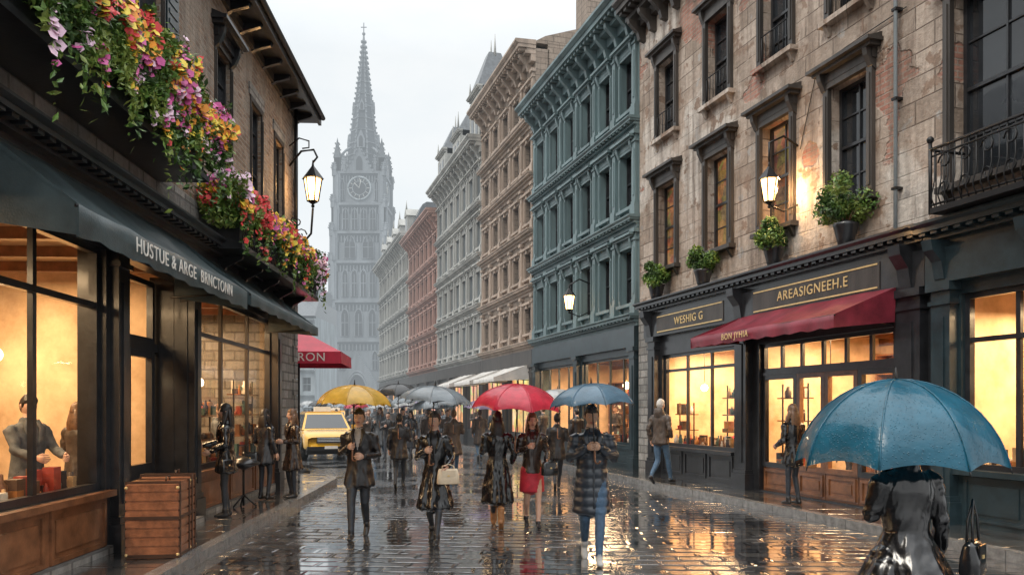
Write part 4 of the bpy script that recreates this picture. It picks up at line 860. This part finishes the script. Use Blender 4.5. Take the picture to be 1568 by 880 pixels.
    for v in bm.verts:
        c=v.co; zz=c.z-up; th=math.atan2(c.y,c.x); d=0
        if puff and zz>hemz: d+=.013*(abs(math.sin(zz*math.pi/.105))-.4)
        if zz<1.05 and zz>hemz-.03 and coat in('long','knee','mid') and abs(c.x)<.4 and not puff: e=min(1,(1.05-zz)/.5); d+=e*.022*math.sin(7*th+2.5*noise.noise(V((th,zz*2,X))))*(1.4 if flare>2 else 1)
        if zz>hemz and not puff: d+=.009*noise.noise(V((c.x*9,c.y*9,c.z*9))+off)*(1.3 if abs(c.x)>.16 else .7)+.006*noise.noise(V((c.x*26,c.y*26,c.z*11+c.x*14))+off)
        else: d+=.005*noise.noise(c*12+off)
        if abs(c.x)>.17 and zz>.9: d+=.0035*math.sin(c.z*62+c.x*30+5*noise.noise(c*7+off))
        v.co=c+v.normal*d
    verts=[v.co.copy() for v in bm.verts]; faces=[tuple(v.index for v in f.verts) for f in bm.faces]; bm.free(); bpy.data.objects.remove(ob)
    allp=[(verts,faces,fm)]
    allp+=headparts(V((0,-.012,1.635+up)),yaw,pitch,skin,hm,hair,female)
    for wr,d,s,a in hands:
        if a in('hold','chest'): allp+=handparts(wr,V((-s*.55,-.8,.05)),V((0,0,1)),V((-s*.8,.5,0)),1.25,skin)
        elif a in('low','cross','reach'): allp+=handparts(wr,d,V((0,0,1)),V((-s,0,0)),.8,skin)
        elif a=='pocket': pass
        else: allp+=handparts(wr,d,V((0,-1,0)),V((-s,0,0)),.45,skin)
    pl=[]
    for k in range(10):
        zz=hemz+.05+(1.38-hemz-.05)*k/9; l,n_,i_,d_=tree.ray_cast(V((.012,-1,zz+up)),V((0,1,0)))
        if l and ms[i_] is cm and l.y>-.2: pl.append(l+V((0,-.006,0)))
    if len(pl)>3 and not shirt:
        v,f=tube(pl,[(.012,.005)]*len(pl),seg=6); allp.append((v,f,[cm]*len(f)))
    for s in (-1,1):
        v,f=tube([V((s*.06,-.075,1.49+up)),V((s*.085,-.115,1.40+up)),V((s*.05,-.137,1.28+up)),V((s*.02,-.14,1.2+up))],[(.022,.01),(.034,.008),(.024,.007),(.006,.004)],seg=8); allp.append((v,f,[cm]*len(f)))
    V_=[];F_=[];MI=[];mats=[]
    for v,f,m in allp:
        o=len(V_); V_+=[tuple(q) for q in v]; F_+=[tuple(i+o for i in q) for q in f]
        for q in m:
            if q not in mats: mats.append(q)
            MI.append(mats.index(q))
    me=bpy.data.meshes.new(name); me.from_pydata(V_,[],F_)
    for m in mats: me.materials.append(m)
    me.polygons.foreach_set('material_index',MI); me.polygons.foreach_set('use_smooth',[True]*len(F_)); me.update()
    o=bpy.data.objects.new(name,me); sc.collection.objects.link(o); o.location=(X,D,z); o.rotation_euler=(0,0,head); k=H/1.75; o.scale=(k,k,k)
    bpy.data.meshes.remove(rm)
    return o
def hpos(o,arm,side,fwd=(.07,.03)):
    (wx_,wy,wz)=ARM[arm][1]; d=V((-side*.55,-.8,.05)).normalized(); n=V((-side*.8,.5,0)); n=(n-d*n.dot(d)).normalized()
    p=V((side*wx_,wy,wz))+d*fwd[0]*1.15+n*.026
    return Matrix.LocRotScale(o.location,o.rotation_euler.to_quaternion(),o.scale)@p
UM={}
def umbmat(name,col):
    if name in UM: return UM[name]
    m,nt,N,L,P=nodes(name); out=N['Material Output']
    tc=N.new('ShaderNodeTexCoord'); n=tnoise(N,L,tc.outputs['Object'],5,6,.6); c=mixc(N,L,ramp(N,L,n,.3,.7),tuple(x*.7 for x in col),tuple(min(1,x*1.2) for x in col))
    L.new(c,P.inputs['Base Color']); P.inputs['Roughness'].default_value=.3; P.inputs['Coat Weight'].default_value=.3
    vo=N.new('ShaderNodeTexVoronoi'); vo.inputs['Scale'].default_value=55; L.new(tc.outputs['Object'],vo.inputs['Vector'])
    n2=tnoise(N,L,tc.outputs['Object'],9,3,.5); a=N.new('ShaderNodeMath'); a.operation='MULTIPLY_ADD'; a.inputs[1].default_value=4; L.new(n2,a.inputs[0]); L.new(ramp(N,L,vo.outputs['Distance'],.1,.3,(1,1,1),(0,0,0)),a.inputs[2])
    bp=N.new('ShaderNodeBump'); bp.inputs['Distance'].default_value=.004; bp.inputs['Strength'].default_value=.7; L.new(a.outputs[0],bp.inputs['Height']); L.new(bp.outputs[0],P.inputs['Normal'])
    t=N.new('ShaderNodeBsdfTranslucent'); L.new(c,t.inputs[0]); mx=N.new('ShaderNodeMixShader'); mx.inputs[0].default_value=.3; L.new(P.outputs[0],mx.inputs[1]); L.new(t.outputs[0],mx.inputs[2]); L.new(mx.outputs[0],out.inputs[0])
    UM[name]=m; return m
def umbrella(p,ztop,Rr,mat,h=None,tilt=(0,0),rot=0,low=.16,name='umbrella',ribs=8):
    h=h or Rr*.5; b=B(name); base=V(p); Lh=ztop-base.z
    b.M=Matrix.Translation(base)@Matrix.Rotation(tilt[0],4,'X')@Matrix.Rotation(tilt[1],4,'Y')@Matrix.Rotation(rot,4,'Z')
    n=ribs*8; m=12; vs=[];fs=[]
    def pt(t,a):
        u=abs(math.sin(a*ribs/2)); r=Rr*math.sin(t*1.38)/math.sin(1.38)*(1-.10*u**.8*t*t*1.0); z=Lh-h*(1-math.cos(t*1.38))/(1-math.cos(1.38))
        z+=-.09*Rr*u*t*(1.05-t)+.07*Rr*u*(t**6); return (r*math.cos(a),r*math.sin(a),z+.004*math.sin(t*23+a*3)*u)
    for i in range(m+1):
        for j in range(n): vs.append(pt(i/m+1e-4,2*math.pi*j/n))
    for i in range(m):
        for j in range(n): fs.append((i*n+j,(i+1)*n+j,(i+1)*n+(j+1)%n,i*n+(j+1)%n))
    b.add('canopy',mat,vs,fs,True)
    for k in range(ribs):
        a=2*math.pi*k/ribs; q=[V(pt(i/10,a)) for i in range(11)]
        b.tube('ribs',IRON,[v-V((0,0,.008)) for v in q],.0045,5); b.tube('seams',mat,[v+V((0,0,.002)) for v in q],.006,5)
        b.tube('ribs',IRON,[q[5]-V((0,0,.01)),V((0,0,Lh-h*1.05))],.003,5)
        b.tube('tips',IRON,[q[10],q[10]+(q[10]-q[9]).normalized()*.03],[.006,.003],5)
    b.tube('shaft',IRON,[(0,0,-low),(0,0,Lh)],.0075,8); b.tube('ferrule',IRON,[(0,0,Lh-.01),(0,0,Lh+.02),(0,0,Lh+.075)],[.016,.01,.004]); b.tube('shaft',IRON,[(0,0,Lh-h*1.1),(0,0,Lh-h*1.0)],.014)
    b.tube('handle',BROWNW,[(0,0,.05),(0,0,-low)]+[(.03-.03*math.cos(t),0,-low-.03*math.sin(t)) for t in (.8,1.6,2.4,3.1)],.012,8)
    b.M=None; return b.done()
def handbag(p,w,h,d,mat,rot=0,strap=.22):
    b=B('handbag',p,rot)
    prof=[(0,.46,.46),(.06,.5,.5),(.5,.48,.46),(.85,.44,.32),(1,.40,.16)]
    vs=[];fs=[]
    for t,a,c in prof:
        for k in range(20):
            an=2*math.pi*k/20; cx=math.copysign(abs(math.cos(an))**.4,math.cos(an)); sy=math.copysign(abs(math.sin(an))**.6,math.sin(an)); vs.append((w*a*cx,d*c*sy,-h+h*t))
    for i in range(len(prof)-1):
        for k in range(20): fs.append((i*20+k,i*20+(k+1)%20,(i+1)*20+(k+1)%20,(i+1)*20+k))
    fs.append(tuple(range(20))[::-1]); fs.append(tuple(range(80,100))); b.add('bag_body',mat,vs,fs,True)
    for y in(-d*.15,d*.15): b.tube('handles',mat,[(-w*.28,y,-h*.15),(-w*.24,y*.6,strap*.55),(0,0,strap),(w*.24,y*.6,strap*.55),(w*.28,y,-h*.15)],.008,6)
    b.box('flap',mat,-w*.3,w*.3,-d*.47,-d*.40,-h*.5,-h*.1); b.box('clasp',GOLD,-.015,.015,-d*.5,-d*.46,-h*.5,-h*.4)
    return b.done()
UY=umbmat('yellow_umbrella_cloth',(.80,.48,.07)); UG=umbmat('grey_umbrella_cloth',(.28,.32,.35)); UR=umbmat('red_umbrella_cloth',(.64,.035,.07)); UB=umbmat('blue_umbrella_cloth',(.10,.19,.27)); UT=umbmat('teal_blue_umbrella_cloth',(.015,.125,.20)); UK=umbmat('black_umbrella_cloth',(.05,.055,.06)); UW=umbmat('pale_umbrella_cloth',(.5,.52,.53)); UP=umbmat('purple_umbrella_cloth',(.25,.2,.32))
o=person('man',-2.11,11.0,H=1.76,coat='mid',cm=COATM,lm=DKJ,sm=SHOE,legs='walk',arms=('hold','low'),shirt=GRYS,hair='short'); umbrella(hpos(o,'hold',-1),2.09,.50,UY,.27,(0,.03))
o=person('woman',-1.03,10.6,H=1.72,coat='long',cm=LEA,lm=DKJ,legs='walk',flip=True,arms=('hold','bag'),female=True,hair='bun',yaw=-.35,shirt=COATM,flare=1.7); umbrella(hpos(o,'hold',-1),2.07,.46,UG,.21,(0,.08))
handbag((-.83,10.34,1.0),.3,.2,.12,CREAM,.2,.06)
o=person('woman',-.22,11.9,H=1.72,coat='long',cm=LEA,lm=DKJ,sm=BOOT,head=math.pi,legs='walk2',arms=('pocket','hold'),female=True,hair='long',belt=True,flare=1.3,hem=.40)
o=person('woman',.30,12.0,H=1.70,coat='jacket',cm=LEB,lm=REDD,skirt=REDD,bare=True,sm=SHOE,legs='walk2',arms=('hold','bag'),female=True,hair='long',hm=HBR,head=.15); umbrella((.05,11.75,1.32),2.14,.68,UR,.37,(.06,.05),.3)
handbag((.55,11.7,1.0),.26,.2,.12,LEA,.4,.2)
o=person('man',.93,9.3,H=1.8,coat='long',cm=NYL,lm=JEAN,sm=SNK,legs='walk',flip=True,arms=('chest','chest'),puff=True,hair='short',skin=SK2,hem=.56,flare=.7,pitch=.15); umbrella(hpos(o,'chest',1),2.06,.49,UB,.25,(.0,-.05),.2)
o=person('woman',2.40,4.85,H=1.69,head=math.pi+.15,coat='long',cm=LEA,lm=DKJ,legs='stand',arms=('side','chest'),female=True,hair='short',belt=False,voxel=.009,flare=3.3,hem=.42)
umbrella((2.40,4.98,1.27),1.96,.61,UT,.53,(.0,.0),.2)
handbag((2.73,4.72,1.0),.22,.2,.12,LEA,.8,.24)
o=person('woman',-4.38,12.2,.12,head=-1.35,H=1.72,coat='mid',cm=LEA,lm=DKJ,legs='stand',arms=('reach','bag'),female=True,hair='long')
handbag((-4.3,12.0,1.02),.24,.2,.12,LEA,1.2,.15)
person('woman',-4.5,14.5,.12,head=2.7,H=1.64,coat='mid',cm=CHAR,lm=DKJ,legs='stand',arms=('side','bag'),female=True,hair='long',hm=HB); handbag((-4.72,14.35,1.0),.3,.24,.12,LEA,.3,.2)
person('woman',-4.08,14.8,.12,head=-.9,H=1.64,coat='knee',cm=LEB,lm=DKJ,legs='stand',arms=('low','low'),female=True,hair='long',hm=HBR)
person('man',3.3,17.7,.12,head=2.3,H=1.85,coat='jacket',cm=BRJ,lm=JEAN,sm=SHOE,legs='walk',arms=('pocket','swing'),hair='short',hm=HW,hood=True)
person('woman',4.85,13.75,.12,head=3.5,H=1.72,coat='mid',cm=LEA,lm=DKJ,legs='stand',arms=('side','bag'),female=True,hair='long',hm=HBR,belt=True); handbag((5.08,13.55,.95),.22,.18,.1,BOOT,.4,.2)
person('man',-5.32,8.75,.14,head=1.15,H=1.78,coat='jacket',cm=GRH,lm=DKJ,legs='stand',arms=('reach','reach'),hair='short',pitch=.35)
person('woman',-5.65,10.35,.14,head=2.8,H=1.7,coat='mid',cm=BRJ,lm=DKJ,legs='stand',arms=('low','low'),hair='long',hm=HBR,female=True)
for D,dx,h in ((13.2,-.9,.5),(14.0,-1.2,-1),(15.6,-.8,2)): person('woman' if dx<-1 else 'man',XL(D)+dx,D,.14,head=h,H=1.7,coat='jacket',cm=R.choice([GRH,COATM,BRJ]),legs='stand',arms=('low','side'),hair='short',hm=HBR,voxel=.016)
def inR(s,y): return (9.85-s*.2873-y*.9578, s*.9578-y*.2873)
for s,y,cm_,h,lg in ((19.3,-1.2,REDD,2.6,'sit'),(18.4,-1.3,GRH,-.6,'sit'),(20.4,-1.9,COATM,-1,'stand'),(11.35,-1.2,CREAM,-1.2,'stand'),(14.6,-1.5,BRJ,-1.2,'stand'),(16.2,-1.6,COATM,1,'stand'),(24.5,-1.2,COATM,1,'stand'),(27,-1.4,BRJ,-1,'stand')):
    x,y_=inR(s,y); person('man' if lg=='sit' else 'woman',x,y_,.14,head=h,H=1.72,coat='jacket',cm=cm_,legs=lg,arms=('low','low'),hair='short',hm=HBR,voxel=.016)
    if lg=='sit':
        b=B('chair',(x,y_,.14),h); b.box('seat',BROWNW,-.21,.21,-.22,.2,.42,.46)
        for sx in(-1,1):
            b.box('leg_front',BROWNW,sx*.19-.018,sx*.19+.018,-.21,-.17,0,.42); b.box('leg_back',BROWNW,sx*.19-.018,sx*.19+.018,.17,.205,0,.9)
        b.box('backrest',BROWNW,-.17,.17,.175,.2,.7,.88); b.done()
proto=[]
for i in range(5):
    a=('hold','side') if i!=3 else ('side','bag')
    proto.append(person('pedestrian',-4.2-.6*i,27+1.5*i,head=[0,math.pi,.2,math.pi,0][i],H=1.65+.04*i,coat=['mid','long','knee','jacket','long'][i],cm=[COATM,CHAR,BRJ,NYL,GRH][i],lm=[DKJ,DKJ,JEAN,DKJ,JEAN][i],legs=['walk','walk2','walk','stand','walk'][i],arms=a,hair=['short','long','short','short','long'][i],hm=[HB,HB,HBR,HB,HBR][i],voxel=.018,female=i in(1,4)))
R2=random.Random(5); ums=[]
for k in range(66):
    D=26+40*R2.random()**.8; lo=max(kr(D)-7.5,-17); X_=R2.uniform(lo,kr(D)+.2)
    if abs(X_+7)<1.6 and D<34: X_+=3.2
    p=R2.choice(proto).copy(); p.name='pedestrian'; sc.collection.objects.link(p)
    p.location=(X_,D,.004); p.rotation_euler=(0,0,R2.choice([0,math.pi])+R2.uniform(-.4,.4)); ums.append((X_,D))
for k,(x,y) in enumerate(ums):
    if k%7!=2: umbrella((x,y-.2,1.3),2.1+R2.uniform(-.06,.16),R2.uniform(.52,.64),[UK,UG,UW,UP,UG,UW,UB,UR,UK,UG][k%10],None,(0,R2.uniform(-.1,.1)))
for X_,D,um,z,r in ((-2.5,17.5,UK,2.32,.54),(-1.55,21,UG,2.1,.5),(1.0,17.5,UW,2.2,.5)):
    p=R2.choice(proto[:3]).copy(); p.name='pedestrian'; sc.collection.objects.link(p); p.location=(X_,D+.15,.004); p.rotation_euler=(0,0,math.pi); umbrella((X_,D,1.3),z,r,um,None,(0,.0))
for D in (24,27,33,36):
    p=R2.choice(proto).copy(); p.name='pedestrian'; sc.collection.objects.link(p); p.location=(kr(D)+.55,D,.12); p.rotation_euler=(0,0,R2.uniform(0,6))
# ================================================================= taxi
def taxi(x,y,rot):
    b=B('taxi_car',(x,y,0),rot); YE=M('yellow_car_paint',(.72,.38,.02),.2,.08,2,coat=.8); GL=M('car_glass',(.015,.018,.02),.04,.2,2,spec=.9); TY=M('tyre_rubber',(.015,.015,.015),.7,.2,9); CH=M('chrome',(.6,.6,.6),.15,.1,9,metal=.9); HL=M('headlight',(.8,.8,.75),.1,.05,9,emis=(1,.9,.7),es=.8); RL=M('red_light',(.5,.02,.02),.2,.1,9)
    n=24
    def sec(y_,zc,hw,hh,e=.35): return [(hw*math.copysign(abs(math.cos(a))**e,math.cos(a)),y_,zc+hh*math.copysign(abs(math.sin(a))**e,math.sin(a))) for a in [2*math.pi*k/n for k in range(n)]]
    S=[(-2.28,.60,.78,.20),(-2.2,.62,.86,.27),(-1.9,.65,.90,.33),(-1.0,.68,.92,.37),(0,.69,.93,.38),(1.4,.69,.93,.38),(2.1,.68,.90,.36),(2.25,.66,.84,.3)]
    vs=[];fs=[]
    for s in S: vs+=sec(*s)
    for i in range(len(S)-1):
        for k in range(n): fs.append((i*n+k,i*n+(k+1)%n,(i+1)*n+(k+1)%n,(i+1)*n+k))
    fs+=[tuple(range(n)),tuple(range((len(S)-1)*n,len(S)*n))]; b.add('body',YE,vs,fs,True)
    lo=[(-.86,-1.05),(.86,-1.05),(.86,2.12),(-.86,2.12)]; hi=[(-.66,-.35),(.66,-.35),(.68,1.85),(-.68,1.85)]
    c=[(*p,1.02) for p in lo]+[(*p,1.62) for p in hi]; b.add('cabin',YE,c,[(0,1,5,4),(1,2,6,5),(2,3,7,6),(3,0,4,7),(4,5,6,7)]); b.box('cabin',YE,-.62,.62,-.28,1.8,1.615,1.67)
    C=[V(q) for q in c]
    for f in ((0,1,5,4),(1,2,6,5),(2,3,7,6),(3,0,4,7)):
        q=[C[i] for i in f]; nrm=(q[1]-q[0]).cross(q[3]-q[0]).normalized()
        segs=[(0,1)] if f in((0,1,5,4),(2,3,7,6)) else [(0.0,.32),(.34,.64),(.66,1)]
        for a,e in segs:
            bl=q[0].lerp(q[1],a*.9+.05); br=q[0].lerp(q[1],e*.9+.05); tl=q[3].lerp(q[2],a*.9+.05); tr=q[3].lerp(q[2],e*.9+.05)
            g_=[bl.lerp(tl,.08),br.lerp(tr,.08),br.lerp(tr,.9),bl.lerp(tl,.9)]; b.add('windows',GL,[v+nrm*.008 for v in g_],[(0,1,2,3)])
    for sx in(-1,1):
        for yy in(-1.4,1.4):
            b.tube('wheels',TY,[(sx*.72,yy,.34),(sx*.95,yy,.34)],[.34,.34],24); b.tube('wheels',CH,[(sx*.93,yy,.34),(sx*.965,yy,.34)],[.2,.17],16); b.tube('wheel_arches',IRON,[(sx*.935,yy+.42*math.cos(a),.36+.42*math.sin(a)) for a in [math.pi*k/10 for k in range(11)]],.035,6)
        b.ball('headlights',HL,(sx*.66,-2.2,.74),(.15,.08,.09),8); b.box('tail_lights',RL,sx*.72,sx*.86,2.18,2.26,.7,.95); b.box('mirrors',YE,sx*.92,sx*1.08,-.85,-.7,1.05,1.2)
    b.box('grille',IRON,-.48,.48,-2.31,-2.2,.6,.8); b.box('bumper',IRON,-.8,.8,-2.34,-2.1,.34,.48); b.box('number_plate',WHITEL,-.22,.22,-2.36,-2.33,.4,.5); b.box('taxi_sign',WHITEL,-.3,.3,.2,.4,1.67,1.85); b.box('underbody',TY,-.8,.8,-2.1,2.1,.2,.4)
    for z in(.65,.7,.75): b.box('grille',CH,-.46,.46,-2.325,-2.305,z,z+.015)
    b.done()
taxi(-7.0,29.5,.35); taxi(-10.5,47,.1)
# ================================================================= parasol, trunk, table
b=B('market_parasol',(-5.7,21.3,0),.1); PR=M('red_canvas',(.5,.02,.05),.5,.2,3)
s=1.25; b.tube('pole',IRON,[(0,0,.0),(0,0,3.85)],.03); c=[(-s,-s,3.22),(s,-s,3.22),(s,s,3.22),(-s,s,3.22)]
b.add('canopy',PR,c+[(0,0,3.9)],[(0,1,4),(1,2,4),(2,3,4),(3,0,4)]); lo=[(x*1.01,y*1.01,2.92) for x,y,z in c]; b.add('valance',PR,c+lo,[(i,(i+1)%4,4+(i+1)%4,4+i) for i in range(4)])
for x,y,z in c: b.tube('ribs',IRON,[(x,y,3.2),(0,0,3.86)],.012)
b.tube('base',IRON,[(0,0,0),(0,0,.1)],.3,16)
t=text(b.e,'BISTRON',(0,0,0),.3,WHITEL,.003); t.matrix_local=Matrix.Translation((.2,-s*1.01-.01,3.07))@Matrix.Rotation(math.pi/2,4,'X'); b.done()
b=B('travel_trunk',(-4.02,9.15,.125),LR+math.pi+.08)
TR=M('trunk_wood',(.26,.10,.045),.35,.5,7,bump=.006,bscale=50,coat=.3); TB=M('trunk_strap_leather',(.06,.028,.016),.4,.3,9)
for x0_,x1_,h in ((-.36,.10,.84),(.13,.36,.88)):
    pts=[(x0_,0),(x1_,0),(x1_,h-.06),(x1_-.03,h-.02),(x1_-.07,h),(x0_+.07,h),(x0_+.03,h-.02),(x0_,h-.06)]
    b.prism('case_body',TR,pts,'y',-.27,.27)
    for z in (.04,.14,.24,.34,.44,.54,.64,.74): b.box('slats',TR,x0_-.008,x1_+.008,-.28,.28,z,z+.075)
    for z in (.0,.42): b.box('bands',TB,x0_-.014,x1_+.014,-.286,.286,z+.01,z+.045)
    for x in (x0_+.03,x1_-.06): b.box('straps',TB,x,x+.03,-.292,.292,.0,h+.008)
    b.tube('handles',TB,[((x0_+x1_)/2-.07,-.1,h),((x0_+x1_)/2-.06,-.1,h+.05),((x0_+x1_)/2+.06,-.1,h+.05),((x0_+x1_)/2+.07,-.1,h)],.011)
    for x in (x0_,x1_):
        for y in (-.27,.27):
            for z in (.04,h-.06): b.ball('corner_brass',GOLD,(x,y,z),.02,6)
b.done()
b=B('cafe_table',(-4.55,13.5,.12)); b.tube('top',BLACKW,[(0,0,.72),(0,0,.75)],.27,20); b.tube('leg_centre',IRON,[(0,0,.02),(0,0,.72)],.02)
for k in range(3): a=k*2.1; b.tube('leg_%d'%k,IRON,[(0,0,.2),(.22*math.cos(a),.22*math.sin(a),.01)],.015)
b.done()
# ================================================================= mist, world, sun, camera
b=B('mist'); mm=bpy.data.materials.new('emissive_mist'); mm.use_nodes=True; N=mm.node_tree.nodes; N.remove(N['Principled BSDF'])
va=N.new('ShaderNodeVolumeAbsorption'); va.inputs['Density'].default_value=.0026; va.inputs['Color'].default_value=(0,0,0,1); ve=N.new('ShaderNodeEmission'); ve.inputs[0].default_value=(.80,.88,.93,1); ve.inputs[1].default_value=.0026  # haze brightness is emission in the volume, standing in for scattered sky light
ad=N.new('ShaderNodeAddShader'); mm.node_tree.links.new(va.outputs[0],ad.inputs[0]); mm.node_tree.links.new(ve.outputs[0],ad.inputs[1])
mm.node_tree.links.new(ad.outputs[0],N['Material Output'].inputs['Volume']); b.box('mist_volume',mm,-160,120,24,320,-2,90); b.done()
w=bpy.data.worlds.new('World'); sc.world=w; w.use_nodes=True; N=w.node_tree.nodes; L=w.node_tree.links; bg=N['Background']
sky=N.new('ShaderNodeTexSky'); sky.sky_type='NISHITA'; sky.sun_disc=False; sky.sun_elevation=math.radians(48); sky.sun_rotation=math.radians(215)
tc=N.new('ShaderNodeTexCoord'); n=tnoise(N,L,tc.outputs['Generated'],2.2,9,.6,(1,1,2.2))
sk=N.new('ShaderNodeVectorMath'); sk.operation='SCALE'; sk.inputs[3].default_value=.10; L.new(sky.outputs[0],sk.inputs[0])
cl=mixc(N,L,ramp(N,L,n,.36,.6),(.90,.945,.975),(1.08,1.07,1.05)); c=mixc(N,L,.95,sk.outputs[0],cl); L.new(c,bg.inputs[0])
sp=N.new('ShaderNodeSeparateXYZ'); L.new(tc.outputs['Generated'],sp.inputs[0]); mr=N.new('ShaderNodeMapRange'); mr.inputs[1].default_value=.4; mr.inputs[2].default_value=1; mr.inputs[3].default_value=1; mr.inputs[4].default_value=3.4; L.new(sp.outputs[2],mr.inputs[0]); L.new(mr.outputs[0],bg.inputs[1])
s=bpy.data.lights.new('sun','SUN'); s.energy=1.5; s.angle=math.radians(16); s.color=(1,.92,.80); so=bpy.data.objects.new('sun',s); sc.collection.objects.link(so)
d=V((-.55,-.5,.8)).normalized(); so.rotation_euler=d.to_track_quat('Z','Y').to_euler()
cam=bpy.data.cameras.new('camera'); co=bpy.data.objects.new('camera',cam); sc.collection.objects.link(co); sc.camera=co
co.location=(0,0,1.78); co.rotation_euler=(math.pi/2,0,0); cam.lens=28; cam.sensor_width=36; cam.shift_y=.118; cam.clip_end=2000; cam.clip_start=.05
